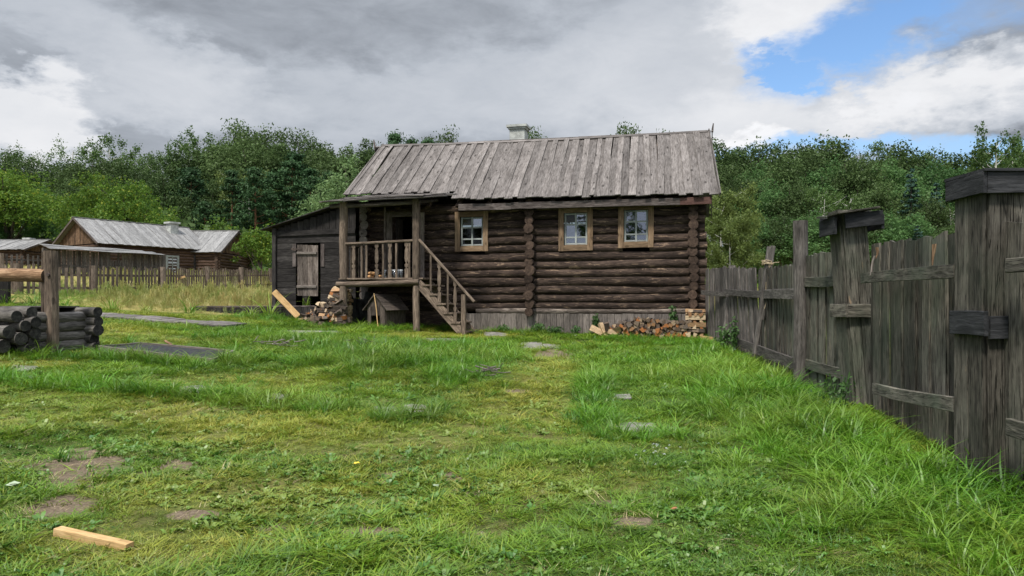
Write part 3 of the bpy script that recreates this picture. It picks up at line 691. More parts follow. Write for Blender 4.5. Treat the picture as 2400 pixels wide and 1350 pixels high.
# left heap beside the porch post
lab4 = 'split log tumbled in the heap beside the left porch post'; grp4 = 'firewood logs in the heap by the porch'
hc = [(718, 750), (800, 690)]
for px in np.arange(712, 800, 8.5):
    top = np.interp(px, [712, 740, 770, 790, 800], [742, 726, 704, 682, 676])
    for vq in (-.95, -1.25, -1.5):
        b = HP(hu(px, vq), vq, 0); g = gz(b) + .03; zt_ = hz(px, top, vq) - (.0 if vq > -1.3 else .2) - (.0 if vq > -1 else .08); z = g
        while z < zt_:
            put(random.choice(FWP if random.random() < .93 else FWL), b + Z * 0 + Vector((random.uniform(-.05, .05), random.uniform(-.05, .05), z - b.z)), (random.uniform(-.5, .5), random.uniform(0, 6.28), random.uniform(-1.2, 1.2) if px < 785 else R(90) - TH + random.uniform(-.1, .1)), f"split log {'low' if z < g + .15 else ('halfway up' if z < g + .4 else 'high')} in the {'thin left' if px < 740 else ('middle' if px < 770 else 'tall right')} part of the porch heap, {'back' if vq > -1 else ('middle' if vq > -1.4 else 'front')} row", grp4); z += .09
lab5 = 'split log stacked neatly behind the left porch post'; grp5 = 'firewood logs stacked behind the porch post'
for lv in range(10):
    for j in range(2):
        q = HP(hu(806, -1.0) + .02 * j, -1.0 - .16 * j, 0); q.z = gz(q) + .1 + lv * .085
        put(random.choice(FWL), q, (0, random.uniform(0, 6.28), R(90) - TH + random.uniform(-.08, .08)), f"split log in layer {['one', 'two', 'three', 'four', 'five', 'six', 'seven', 'eight', 'nine', 'ten'][lv]} of the neat stack behind the left porch post", grp5)
# long pale offcut by the right stack, small board under heap
a, b = HP(hu(1642, -.9), -.95, 0), HP(hu(1706, -1.3), -1.35, 0)
a.z = gz(a) + .09; b.z = gz(b) + .06; mb = MB(); mb.plank(a, b, .09, .045, (0, 0, 1)); tag(mb.build('fresh_plank', M['new'], None, (a + b) / 2), 'pale plank lying on the grass at the foot of the square log pile', 'plank')
a, b = gp(752, 755), gp(792, 757); mb = MB(); mb.plank(a + Z * .04, b + Z * .04, .12, .03, (0, 1, 0)); tag(mb.build('loose_board', M['skirt'], None, (a + b) / 2), 'short grey board under the firewood heap by the porch post', 'board')
# timber block in the foreground
a, b = gp(124, 1256), gp(294, 1293); d = (b - a).normalized(); mb = MB(); L = (b - a).length
side = Vector((-d.y, d.x, 0)); mb.plank(a + Z * .018 + side * .03, b + Z * .014 + side * .03, .045, .055, Z, ch=.05, n=5, wob=.0008, jit=.015)
tag(mb.build('timber_block', M['new'], None, (a + b) / 2), 'short square-cut fresh timber lying on the grass in the near left foreground', 'timber')
a, b = gp(388, 812), gp(412, 822); mb = MB(); mb.log(a + Z * .10, b + Z * .03, .022, n=4, k_=7); tag(mb.build('short_stick', M['beam'], None, (a + b) / 2), 'short brown stick lying behind the black ground frame', 'stick')

# ------------------------------------------------------------------ tall plank fence on the right
fence = empty('tall_plank_fence', g3(3.9, 9.0), 'tall grey weathered plank fence sagging along the right side of the yard', 'fence')
def fpanel(A, B, hA, hB, skew=(0, 0), w0=.15, gap=.004, mname='fence', sag=0.0, rag=.017, low=-.12, layer=True, gaps=()):
    """vertical boards from ground point A to B; skew = sideways lean (m) of the tops along the run"""
    A = Vector(A); B = Vector(B); d = B - A; L = d.length; d.normalize(); nn = Vector((d.y, -d.x, 0)).normalized(); mb = MB(); s = 0; i = 0
    while s < L:
        wd = random.uniform(w0 * .7, w0 * 1.25); m_ = s + wd / 2; t = min(1, m_ / L); p = A + d * m_
        g = float(terr(p.x, p.y)); h = hA + (hB - hA) * t - sag * 4 * t * (1 - t) + random.uniform(-rag, rag); sk = skew[0] + (skew[1] - skew[0]) * t
        o = nn * (random.uniform(-.006, .006) + (.020 if layer and i % 2 else 0))
        if not any(a < t < b for a, b in gaps):
            mb.plank(Vector((p.x, p.y, g + low)) + o, Vector((p.x, p.y, 0)) + d * (sk + random.uniform(-.012, .012)) + Z * h + o, wd + .014, .026, d, n=5, wob=.004, ch=.12, jit=.03, skew=random.uniform(-.25, .25))
        s += wd; i += 1
    return mb.build('panel', M[mname], fence)
def frail(a, b, w_=.11, t_=.04, mname='fence', n=3):
    mb = MB(); mb.plank(a, b, w_, t_, Z, n=n, wob=.006, ch=.12, jit=.04); return mb.build('rail', M[mname], fence)
# ground anchor points (x, y) of the line
FA = (3.62, 5.62); FB = (4.12, 8.75); FC = (4.03, 10.3); FE = (4.52, 17.5)
nearA, nearB = (3.50, 3.0), (3.60, 5.32)
# panel between posts A and B
def P3(p, z=0): return Vector((p[0], p[1], z))
fpanel(P3((3.66, 5.8)), P3((4.12, 8.55)), 2.17, 2.26, (0, 0), .18)
frail(at(2243, 634, 5.85) , at(2022, 652, 8.35), .115, .045); frail(at(2243, 951, 5.85), at(2048, 911, 8.1), .12, .045)
# near panel, beyond post A towards the camera
fpanel(P3(nearA), P3(nearB), 2.12, 2.17, (0, 0), .19)
for py in (622, 1000): 
    a = at(2366, py, 5.22); b = at(2366, py, 5.22); b = Vector((3.42, 3.1, a.z + (-.02 if py < 700 else -.06))); frail(a, b, .1 if py < 700 else .12, .05)
# panel C - B (short) and C - E (long, sagging)
fpanel(P3(FC), P3((4.06, 8.95)), 2.25, 2.24, (-.0, .03), .13)
frail(at(1882, 662, 10.2), at(1966, 659, 9.1), .13, .04); frail(at(1886, 852, 10.2), at(1980, 878, 8.95), .13, .04)
zc, ze = EYE + (HOR - 614) / FPX * 10.4, EYE + (HOR - 622) / FPX * 15.6
fpanel(P3((4.03, 10.42)), P3((4.40, 13.2)), 2.17, 2.22, (-.05, .12), .14, sag=.03)
fpanel(P3((4.40, 13.25)), P3((4.50, 15.7)), 2.22, 2.34, (.25, .22), .14, mname='fence_far', sag=.0)
fpanel(P3((4.50, 15.7)), P3((4.56, 17.6)), 2.36, 2.38, (.05, -.03), .17, gap=.012, mname='fence_far', gaps=((.25, .30), (.5, .56), (.78, .83)))
frail(at(1865, 688, 10.35), at(1787, 690, 12.9), .15, .04, 'fence_far'); frail(at(1786, 690, 13.0), at(1700, 685, 15.5), .13, .04, 'fence_far'); frail(at(1702, 690, 15.6), at(1645, 686, 17.2), .1, .04, 'fence_far')
frail(at(1866, 855, 10.3), at(1772, 818, 13.0), .17, .04, 'fence_far'); frail(at(1772, 818, 13.1), at(1700, 790, 15.4), .15, .04, 'fence_far')
# posts
p = g3(3.955, 10.25, -.2); mb = MB(); mb.log(p, Vector((3.955, 10.22, EYE + (HOR - 518) / FPX * 10.25)), .098, n=6, k_=12, jit=.03); mb.build('round_post', [M['fence_far'], M['skirt']], fence)
p = g3(4.44, 15.6, -.1); mb = MB(); mb.plank(p, at(1716, 622, 15.6), .1, .12, (0, 1, 0)); mb.build('post', M['fence_far'], fence)
def boxpost(cx, cy, w_, d_, ztop, name, topoff=(0, 0), boards=2):
    """hollow board-clad post: planks on the faces seen from the yard"""
    g = float(terr(cx, cy)) - .15; mb = MB(); ox, oy = topoff
    def B(x0, y0, x1, y1, n_, r=None):
        for j in range(n_):
            ta, tb = j / n_, (j + 1) / n_; tm = (ta + tb) / 2; x = x0 + (x1 - x0) * tm; y = y0 + (y1 - y0) * tm
            L = math.hypot(x1 - x0, y1 - y0) / n_; mb.plank((x, y, g), (x + ox, y + oy, ztop + random.uniform(-.01, .0)), L - .005, .03, (x1 - x0, y1 - y0, 0), n=6, wob=.004, jit=.04, ch=.1)
    x0, x1, y0, y1 = cx - w_ / 2, cx + w_ / 2, cy - d_ / 2, cy + d_ / 2
    B(x0, y1, x0, y0, boards); B(x0 + .018, y0 - .0, x1 - .018, y0 - .0, boards); B(x1, y0, x1, y1, 1); B(x1, y1, x0, y1, 1)
    return mb.build(name, M['fence'], fence)
zA = EYE + (HOR - 412) / FPX * 5.5
pa = boxpost(3.655, 5.63, .40, .35, zA, 'box_post', boards=2)
def ring(cx, cy, w_, d_, z0, h, t_, m_, name, par, tw=0.0, off=(0, 0), sides='lfrb', drop=(0, 0)):
    mb = MB(); x0, x1, y0, y1 = cx - w_ / 2 + off[0], cx + w_ / 2 + off[0], cy - d_ / 2 + off[1], cy + d_ / 2 + off[1]; z = z0 + h / 2
    if 'l' in sides: mb.plank((x0, y1, z + drop[0]), (x0, y0 - t_ / 2, z + drop[0] + tw), h, t_, Z, n=2, wob=.003)
    if 'f' in sides: mb.plank((x0 + t_ * .6, y0, z + drop[1]), (x1, y0, z + drop[1] - tw), h, t_, Z, n=2, wob=.003)
    if 'r' in sides: mb.plank((x1, y0, z), (x1, y1, z), h, t_, Z)
    if 'b' in sides: mb.plank((x0, y1, z), (x1, y1, z), h, t_, Z)
    return mb.build(name, m_, par)
zc0 = EYE + (HOR - 449) / FPX * 5.33
cp = ring(3.68, 5.63, .53, .46, zc0, .155, .03, M['cap'], 'cap', pa, .0)
mb = MB(); 
for j in range(3): mb.plank((3.40, 5.45 + j * .17, zc0 + .165), (3.96, 5.45 + j * .17, zc0 + .165), .165, .022, (0, 1, 0))
mb.build('cap_top', M['cap'], pa)
zb0 = EYE + (HOR - 788) / FPX * 5.35
ring(3.65, 5.60, .47, .41, zb0, .18, .035, M['cap'], 'band', pa, 0, (0, 0), 'l'); ring(3.66, 5.60, .44, .38, zb0 - .02, .165, .03, M['cap'], 'band', pa, 0, (0, 0), 'fr')
# post B: leaning, with skewed cap
zB = EYE + (HOR - 492) / FPX * 8.75
pb = boxpost(4.15, 8.85, .29, .30, zB, 'leaning_box_post', (-.19, 0), 2)
zc1 = EYE + (HOR - 544) / FPX * 8.7
ring(3.98, 8.85, .44, .42, zc1, .2, .03, M['cap'], 'cap', pb, .0, (-.02, 0), 'lb', (-.03, 0)); ring(3.98, 8.82, .46, .46, zc1 + .03, .165, .03, M['cap'], 'cap', pb, -.05, (.06, 0), 'fr', (0, 0))
mb = MB(); mb.plank((3.70, 8.62, zc1 + .2), (4.2, 8.66, zc1 + .27), .25, .022, (0, 1, 0)); mb.plank((3.68, 8.88, zc1 + .19), (4.22, 8.9, zc1 + .26), .26, .022, (0, 1, .1)); mb.build('cap_top', M['fence'], pb)
zb1 = EYE + (HOR - 744) / FPX * 8.65
ring(4.06, 8.84, .39, .40, zb1, .155, .03, M['fence'], 'band', pb, 0, (.0, 0), 'lf')
# splintered fresh wood on the tall panel
for px, y0, y1, w_ in ((2063, 580, 606, .05), (2197, 572, 622, .055)):
    Yq = 8.0 if px < 2100 else 6.35; mb = MB(); mb.plank(at(px, y0, Yq) + Vector((-.03, 0, 0)), at(px - 3, y1, Yq) + Vector((-.03, 0, 0)), w_, .012, (0, 1, 0), taper=.3, n=3, wob=.006); mb.build('splinter', M['beam'], fence)
a, b = at(2062, 600, 8.0), at(2052, 645, 8.0); mb = MB(); mb.log(a + Vector((-.05, 0, 0)), b + Vector((-.06, 0, 0)), .012, n=4, k_=6); mb.build('hanging_splinter', M['skirt'], fence)
# leaning pole tied with rope
b_ = at(1776, 822, 12.85); t_ = at(1812, 578, 12.75); b_.x -= .05; t_.x -= .05
lp = empty('leaning_pole', b_, 'thin split pole leaning against the far fence and tied with rope', 'pole')
mb = MB(); mb.plank(b_ - Z * .05, t_, .11, .075, (0, 1, 0), n=6, wob=.006, jit=.08, ch=.3); mb.plank(b_.lerp(t_, .3) + Vector((.03, -.04, 0)), t_ + Vector((.05, -.03, .01)), .07, .04, (1, 0, 0), n=5, wob=.006, jit=.1, ch=.3)
mb.build('pole', M['fence_far'], lp)
mb = MB(); q = b_.lerp(t_, .83)
for j in range(4):
    pts = [q + Vector((.085 * math.cos(a), .075 * math.sin(a), j * .018 + .01 * math.sin(a * 2))) for a in np.linspace(0, 6.28, 13)]
    for a, b in zip(pts, pts[1:]): mb.log(a, b, .008, n=1, k_=5, cap=0)
for e in ((-.08, -.1, -.75), (.1, -.1, -.35), (.17, -.08, .03), (-.12, -.06, .06)):
    last = q + Vector((0, -.08, 0))
    for j in range(1, 6): nx = q + Vector((e[0] * j / 5 + .03 * math.sin(j * 2), -.08 + e[1] * .2, e[2] * j / 5)); mb.log(last, nx, .006, n=1, k_=5, cap=0); last = nx
mb.build('rope', M['rope'], lp)

# ------------------------------------------------------------------ left foreground: hitching frame + log crib
pp = gp(121, 828); hr_ = empty('hitching_rail', pp, 'brown debarked log rail bolted to a square weathered post, at the left edge', 'rail')
Yp = pp.y; zt_ = EYE + (HOR - 588) / FPX * Yp
mb = MB(); mb.plank(pp - Z * .15, Vector((pp.x, pp.y, zt_)), .185, .16, (1, 0, 0), n=6, wob=.006, ch=.3, jit=.05); mb.plank(pp + Vector((-.115, .02, -.15)), Vector((pp.x - .115, pp.y + .02, zt_ - .02)), .05, .13, (1, 0, 0), n=6, wob=.006, ch=.4, jit=.15)
mb.build('post', M['porch'], hr_)
mb = MB(); zr_ = EYE + (HOR - 648) / FPX * Yp; mb.log((pp.x - .08, pp.y, zr_ - .0), (pp.x - 2.6, pp.y + .35, zr_ + .1), .10, n=7, k_=14, jit=.03); mb.build('rail', [M['beam'], M['log_end']], hr_)
mb = MB(); c_ = Vector((pp.x + .01, pp.y - .08, zr_ + .02)); mb.log(c_, c_ + Vector((0, -.03, 0)), .026, n=1, k_=6, cap=0); mb.build('bolt', M['iron'], hr_)
q = Vector((pp.x - 2.5, pp.y + .34, 0)); q.z = gz(q); mb = MB(); mb.plank(q - Z * .1, q + Z * 1.5, .19, .16, (1, 0, 0), n=3, wob=.005, ch=.3); mb.build('post', M['porch'], hr_)
# crib of notched logs: two sets of butts look towards the yard on the right
c0 = gp(200, 824); c0 = Vector((c0.x, c0.y + .25, 0)); g0 = gz(c0) - .06
crib = empty('log_crib', c0, 'low square crib of dark notched logs behind the hitching post', 'log crib')
ax = Vector((-.90, .43, 0)).normalized(); c1_ = gp(68, 838); c1_ = Vector((c1_.x, c1_.y + .1, 0)); ay = (c1_ - c0); W1_ = ay.length; ay.normalize(); r0 = .088; pit = .142
for lv in range(5):
    zc = g0 + r0 + lv * pit
    for q in (c0, c1_):
        a = q + Z * zc - ax * random.uniform(-.06, .1); mb = MB(); mb.log(a, a + ax * 2.4, r0 * random.uniform(.9, 1.05), n=6, k_=14, jit=.05); mb.build('crib_log', [M['crib'], M['crib_end']], crib)
    for off_ in (.2, 1.9):
        a = c0 + ax * off_ - ay * random.uniform(.1, .2) + Z * (zc - pit * .5 * (lv > 0)); mb = MB(); mb.log(a, a + ay * (W1_ + random.uniform(.3, .45)), r0 * random.uniform(.9, 1.05), n=5, k_=14, jit=.05); mb.build('crib_log', [M['crib'], M['crib_end']], crib)
for dx, dy, zz in ((.35, .62, .13), (.42, .75, .30), (.30, .7, .48), (.55, .9, .38), (.5, .8, .62), (.8, .95, .2)):
    a = c1_ + ax * dx * .2 - ax * .12 + ay * (dy - .55) + Z * (g0 + zz); mb = MB(); mb.log(a, a + ax * 1.9, r0 * random.uniform(.85, 1.08), n=4, k_=14, jit=.05); mb.build('crib_log', [M['crib'], M['crib_end']], crib)
mb = MB()
for j in range(1, 5): mb.plank(c0 + ax * (.25 + j * .26) + Z * (g0 + .735) - ay * .0, c0 + ax * (.1 + j * .26) + Z * (g0 + .735) + ay * W1_, .25, .03, ax, n=3, wob=.006)
mb.build('top_board', M['crib'], crib)
# thin prop behind the rail
a = gp(8, 712); mb = MB(); mb.plank(a - Z * .1, a + Z * .85 * a.y / 18, .34, .12, (1, 0, 0)); tag(mb.build('stub_post', M['black'], None, a), 'short dark grey slab post at the far left edge in front of the picket fence', 'post')

# ------------------------------------------------------------------ black ground frame, slabs, boardwalk
c4 = [gp(232, 822), gp(330, 813), gp(548, 832), gp(498, 853)]
fc = sum(c4, Vector()) / 4; gf = empty('ground_frame', fc, 'low timber frame with black felt lying in the grass', 'ground frame')
mb = MB()
for i in range(4):
    a, b = c4[i], c4[(i + 1) % 4]; mb.plank(a + Z * .025, b + Z * .025, .11, .035, Z, n=3, wob=.003)
mb.build('frame', M['skirt'], gf)
mb = MB(); mb.poly([p + Z * .04 + (fc - p) * .03 for p in c4], Z, .012); mb.build('felt', M['felt'], gf)
sl_n = [(62, 866, 70, 16, 'flat pale slab in the grass left of the ground frame'), (82, 889, 60, 14, 'flat pale slab in the grass at the left, nearest the dark tuft row'), (452, 914, 62, 20, 'pale squarish slab in the grass below the ground frame'),
        (300, 908, 40, 10, 'thin sliver of slab in the dark tuft row left of the squarish slab'), (660, 931, 70, 12, 'half-buried slab in the tuft row in front of the mound'), (975, 963, 62, 26, 'grey slab at the right end of the tuft row'), (905, 960, 60, 14, 'half-buried slab just left of the grey slab'), (772, 948, 34, 14, 'small slab with a reddish corner in the tuft row'),
        (1490, 1004, 100, 22, 'grey slab in the tufts between path and tall fence'), (1458, 930, 44, 12, 'small slab by the worn path, right of the bare strip'), (1240, 811, 58, 18, 'pale slab in front of the skirting boards'), (1292, 813, 50, 9, 'thin slab right of the pale slab before the skirting'), (1035, 798, 110, 9, 'long thin slab in the grass in front of the stair foot'), (1162, 784, 66, 9, 'slab at the foot of the cabin stairs'), (730, 779, 180, 7, 'long low slab strip in front of the firewood heap')]
for (px, py, w_, h_, lb) in sl_n:
    a, b = gp(px - w_ / 2, py), gp(px + w_ / 2, py + 2); n1, n2 = gp(px, py - h_ / 2), gp(px, py + h_ / 2); c = gp(px, py); hx = (b - a) / 2; hy = (n1 - n2) / 2; k_ = 9; P = []
    for i in range(k_):
        t = 6.2832 * i / k_ + .3; q = random.uniform(.85, 1.1); sx = abs(math.cos(t)) ** .5 * math.copysign(1, math.cos(t)); sy = abs(math.sin(t)) ** .5 * math.copysign(1, math.sin(t)); P.append(c + hx * sx * q + hy * sy * q + Z * .0)
    for q in P: q.z = gz(q) - .05 + random.uniform(-.008, .008)
    mb = MB(); mb.poly(P, Z, .06, gdir=(1, 0, 0)); tag(mb.build('paving_slab', M['stone'], None, c), lb, 'slab')
# boardwalk running left from the yard: cross boards
bw_a, bw_b = gp(205, 743), gp(545, 768)
bn_a, bn_b = gp(215, 738), gp(530, 766)
bw = empty('boardwalk', (bw_a + bw_b) / 2, 'grey plank boardwalk crossing the meadow in front of the picket fence', 'boardwalk')
mb = MB(); d = (bw_b - bw_a); L = d.length; d.normalize(); sd = Vector((-d.y, d.x, 0)).normalized(); s = -4.0
while s < L:
    wd = random.uniform(.2, .26); p = bw_a + d * (s + wd / 2); q0 = p - sd * random.uniform(.38, .45); q1 = p + sd * random.uniform(.5, .58); q0.z = gz(q0) + .06; q1.z = gz(q1) + .06
    mb.plank(q0, q1, wd - .012, .035, d, jit=.03); s += wd
mb.build('deck_boards', M['roof'], bw)
# ------------------------------------------------------------------ distant cottages
def cottage(name, peak, r, L, hw, zr, ze, zb, label, ch=None, ov=.25, back_hw=None, gable_end=0, extra=None):
    """peak = (x, y) of the near gable end of the ridge, r = ridge direction, p = towards the yard"""
    r = Vector((r[0], r[1], 0)).normalized(); p = Vector((r.y, -r.x, 0)); 
    if p.y > 0: p = -p
    P0 = Vector((peak[0], peak[1], 0)); ct = empty(name, P0 + r * L / 2 + Z * zb, label, 'cottage'); sl_ = (zr - ze) / hw
    for s in (1, -1):
        mb = MB(); t = -.0
        while t < L:
            wd = random.uniform(.22, .34); o = random.uniform(0, .02) + (.02 if int(t * 10) % 2 else 0)
            mb.plank(P0 + r * (t + wd / 2) + Z * (zr + o), P0 + r * (t + wd / 2) + p * s * (hw + random.uniform(-.05, .05)) + Z * (ze + o), wd + .01, .03, r, n=3, wob=.008); t += wd
        rf = mb.build('roof', M['roof2'], ct)
        if s == 1: front = rf
    mb = MB(); mb.plank(P0 - r * .05 + Z * (zr + .06), P0 + r * L + Z * (zr + .06), .14, .04, p); mb.build('ridge_board', M['roof2'], front)
    mb = MB()
    for e in (0, L):
        for s in (1, -1): mb.plank(P0 + r * e + Z * (zr - .02), P0 + r * e + p * s * hw + Z * (ze - .02), .14, .04, Z)
    mb.build('verge_board', M['eave'], front)
    wh = hw - .4; i0, i1 = .45, L - .45; zt = ze + .4 * sl_ - .12
    mb = MB(); n = int((zt - zb) / .22) + 1
    for j in range(n):
        z = zt - .11 - j * .22
        for s in (1, -1): mb.log(P0 + r * (i0 - .2) + p * s * wh + Z * z, P0 + r * (i1 + .2) + p * s * wh + Z * z, .125, n=5, k_=8, cap=1)
        for e in (i0, i1): mb.log(P0 + r * e + p * (wh + .2) + Z * (z - .1), P0 + r * e - p * (wh + .2) + Z * (z - .1), .125, n=4, k_=8, cap=1)
    mb.build('wall', [M['cot_log'], M['log_end']], ct)
    for e in (i0 - .1, i1 + .1):
        mb = MB(); t = -wh
        while t < wh:
            wd = random.uniform(.18, .26); h = zr - .1 - abs(t + wd / 2) * sl_
            if h > zt: mb.plank(P0 + r * e + p * (t + wd / 2) + Z * (zt - .05), P0 + r * e + p * (t + wd / 2) + Z * h, wd - .01, .04, p)
            t += wd
        mb.build('gable', M['gable'], ct)
    if ch:
        t, v, w_, top = ch; c = P0 + r * t + p * v; mb = MB(); mb.plank(c + Z * (zr - .9), c + Z * (top - .12), w_, w_, r, ch=.02); mb.plank(c + Z * (top - .13), c + Z * top, w_ * 1.35, w_ * 1.35, r, ch=.02)
        mb.build('chimney', M['white'], front)
    return ct, P0, r, p
c1, P0, r1, p1 = cottage('plank_roof_cottage', (-29.4, 50), (.56, .83), 8.4, 3.15, 7.3, 5.46, 3.7, 'long brown cottage with silver plank roof, white chimney and orange board gable', (6.6, .8, .62, 7.55))
wc = P0 + r1 * 5.35 + p1 * (2.75 + .14) + Z * 4.25
mb = MB(); 
for s in (-1, 1): mb.plank(wc + r1 * s * .42 - Z * .6, wc + r1 * s * .42 + Z * .72, .16, .05, r1)
mb.plank(wc - r1 * .34 + Z * .64, wc + r1 * .34 + Z * .64, .14, .05, Z); mb.plank(wc + Z * .56 , wc - Z * .6, .05, .04, r1); mb.plank(wc - r1 * .34 + Z * .12, wc + r1 * .34 + Z * .12, .05, .04, Z)
wf = mb.build('window', M['sash'], c1)
mb = MB(); mb.plank(wc - p1 * .05 - Z * .6, wc - p1 * .05 + Z * .56, .7, .01, r1); mb.build('pane', M['curtain'], wf)
c2, P2, r2, p2 = cottage('board_gable_cottage', (-20.85, 57), (-1, .05), 6.4, 3.1, 7.07, 5.25, 3.4, 'smaller brown log cottage with a silver roof, adjoining the right end of the long cottage')
dq = P2 + r2 * 2.4 + p2 * 2.86; mb = MB(); mb.plank(dq + Z * 3.6, dq + Z * 5.1, .8, .05, r2); mb.build('door', M['black'], c2)
c3, P3_, r3, p3 = cottage('low_far_cottage', (-37.1, 60), (-1, .06), 7.5, 2.9, 6.64, 5.69, 4.4, 'low distant cottage with a silver roof at the far left edge', (2.0, -.3, .5, 6.85))
# slatted lean-to in front of the long cottage
q0, q1 = Vector((-26.3, 42, 0)), Vector((-23.25, 50, 0)); ld = (q1 - q0).normalized(); ln = Vector((ld.y, -ld.x, 0)); L = (q1 - q0).length
lt = empty('slatted_lean_to', (q0 + q1) / 2 + Z * 3.2, 'open lean-to with upright grey slats and a thin silver plank roof, before the long cottage', 'lean-to')
mb = MB(); s = 0
while s < L:
    wd = random.uniform(.12, .17); p = q0 + ld * s; zt = 4.68 + .1 * s / L; hole_ = .50 < s / L < .62
    mb.plank(Vector((p.x, p.y, 2.9)), Vector((p.x, p.y, zt - (.5 if hole_ and random.random() < .5 else .03))), wd, .03, ld, n=2, wob=.006); s += wd + random.uniform(.025, .06)
mb.build('slat_wall', M['fence_far'], lt)
mb = MB()
for j in range(3):
    b_ = -.25 + j * .36; mb.plank(q0 + ld * .1 - ln * (b_) + Z * (4.70 + j * .10), q1 - ln * b_ - ld * (.3 + j * .5) + Z * (4.82 + j * .09), .36, .035, ln - Z * .25, n=10, wob=.02, jit=.06)
mb.build('roof', M['roof2'], lt)
mb = MB(); mb.plank(q0 + Z * 3.75, q1 + Z * 3.8, .1, .04, Z)
for j in range(5): p = q0 + ld * L * j / 4 - ln * .08; mb.plank(Vector((p.x, p.y, 2.9)), Vector((p.x, p.y, 4.7)), .14, .12, ld)
mb.build('post', M['fence_far'], lt)
# ------------------------------------------------------------------ picket fences
def picket(name, pts, h, label, wpk=.10, gap=.075, posts=True, rails=(.2, .62), every=2.6, mname='picket'):
    P = [Vector((x, y, float(terr(x, y)))) for x, y in pts]; f = empty(name, P[len(P) // 2], label, 'fence'); pn = MB(); rl = MB()
    for a, b in zip(P, P[1:]):
        d = Vector((b.x - a.x, b.y - a.y, 0)); L = d.length; d.normalize(); s = 0; nn = Vector((d.y, -d.x, 0))
        if nn.y > 0: nn = -nn
        while s < L:
            p = a + d * s; g = gz(p); w_ = wpk * random.uniform(.75, 1.25); lean_ = random.uniform(-.02, .02)
            pn.plank(Vector((p.x, p.y, g - .05)) + nn * .03, Vector((p.x, p.y, g + h * random.uniform(.93, 1.06))) + nn * .03 + d * lean_, w_, .022, d, n=1, jit=.05, ch=.2); s += w_ + gap * random.uniform(.6, 1.4)
        for rr in rails:
            rl.plank(a + Z * rr * h / .9, b + Z * rr * h / .9, .08, .04, Z, n=3, wob=.01)
        if posts:
            n = max(1, round(L / every))
            for j in range(n):
                p = a + d * (L * j / n); g = gz(p); m2 = MB(); hh = h * random.uniform(1.0, 1.12); m2.log(Vector((p.x, p.y, g - .1)) + nn * .12, Vector((p.x, p.y, g + hh)) + nn * .12, random.uniform(.09, .13), n=3, k_=8, jit=.12); m2.build('post', M['picket'], f)
    pn.build('pickets', M[mname], f); rl.build('rail', M[mname], f); return f
def pxY(px, Y): return ((px - 1200) / FPX * Y, Y)
picket('picket_fence', [pxY(-260, 23), pxY(40, 24.5), pxY(215, 26), pxY(375, 29), pxY(480, 32.5), pxY(560, 36), pxY(690, 41)], .98, 'brown picket fence crossing the meadow in front of the distant cottages')
picket('low_rail_fence', [pxY(-200, 33), pxY(0, 35), pxY(112, 37)], 1.15, 'grey picket fence behind the log rail at the far left', .1, .14, True, (.35, .7), 2.4, 'fence_far')
a, b = at(412, 655, 30.4), at(434, 648, 30.4); mb = MB(); mb.plank(a, b, .08, .03, Z); tag(mb.build('fresh_offcut', M['new'], None, a), 'pale splintered plank caught on the pickets of the meadow fence', 'plank')

# ------------------------------------------------------------------ ground
def fbm(x, y, s, o=4, seed=0):
    r = np.random.default_rng(seed); v = 0; a = 1; t = 0
    for i in range(o):
        for j in range(3):
            th = r.uniform(0, 6.28); ph = r.uniform(0, 6.28); f = s * 2 ** i * r.uniform(.7, 1.4)
            v = v + a * np.sin((x * math.cos(th) + y * math.sin(th)) * f + ph + 1.3 * np.sin((y * math.cos(th * 1.7) - x * math.sin(th)) * f * .6)); t += a
        a *= .55
    return v / t * 1.6
def PX(x, y):
    z = terr(x, y); yy = np.maximum(y, .5); return 1200 + FPX * x / yy, HOR - FPX * (z - EYE) / yy
def gb(px, py, cx, cy, rx, ry, a=0.0):
    dx, dy = px - cx, py - cy; dy = dy - a * dx; return np.clip(1.35 - np.sqrt((dx / rx) ** 2 + (dy / ry) ** 2), 0, 1) / 1.0 * 1.6
def soilmask(x, y):
    px, py = PX(x, y); m = 0
    for c in ((60, 1108, 170, 34), (180, 1125, 130, 26), (335, 1092, 130, 24), (90, 1185, 190, 28), (190, 1062, 45, 10), (660, 1238, 110, 12), (850, 1248, 100, 14), (1130, 1250, 70, 12), (480, 1205, 90, 9), (1490, 1222, 50, 16), (920, 1110, 50, 12), (1060, 1120, 40, 12), (1240, 916, 60, 6), (1300, 830, 50, 16), (1420, 1180, 50, 10), (1600, 1310, 60, 14), (1110, 1150, 60, 12)): m = np.maximum(m, gb(px, py, *c))
    wv = fbm(x, y, 3.2, 4, 13); m = np.clip(m, 0, 1) ** 1.2; return np.clip(m * 1.2 - .45 + wv * .7 + fbm(x, y, 8, 4, 3) * .75 + .25 * np.clip(fbm(x, y, 1.3, 3, 19) - .75, 0, 1) * (y < 9), 0, 1) * np.clip(m * 4 + (fbm(x, y, 1.9, 3, 19) > .72) * (y < 9), 0, 1)
def mownmask(x, y):        # yellowish mown areas
    px, py = PX(x, y); m = 0
    for c in ((330, 790, 170, 25), (200, 960, 420, 50), (1270, 870, 80, 60), (1230, 960, 170, 55), (950, 1010, 260, 45), (560, 895, 200, 22), (640, 1020, 300, 40), (500, 1160, 300, 50), (350, 1280, 260, 50), (1350, 1130, 200, 50), (60, 850, 110, 12), (480, 715, 260, 40), (1050, 785, 180, 10)): m = np.maximum(m, gb(px, py, *c))
    return np.clip(m, 0, 1)
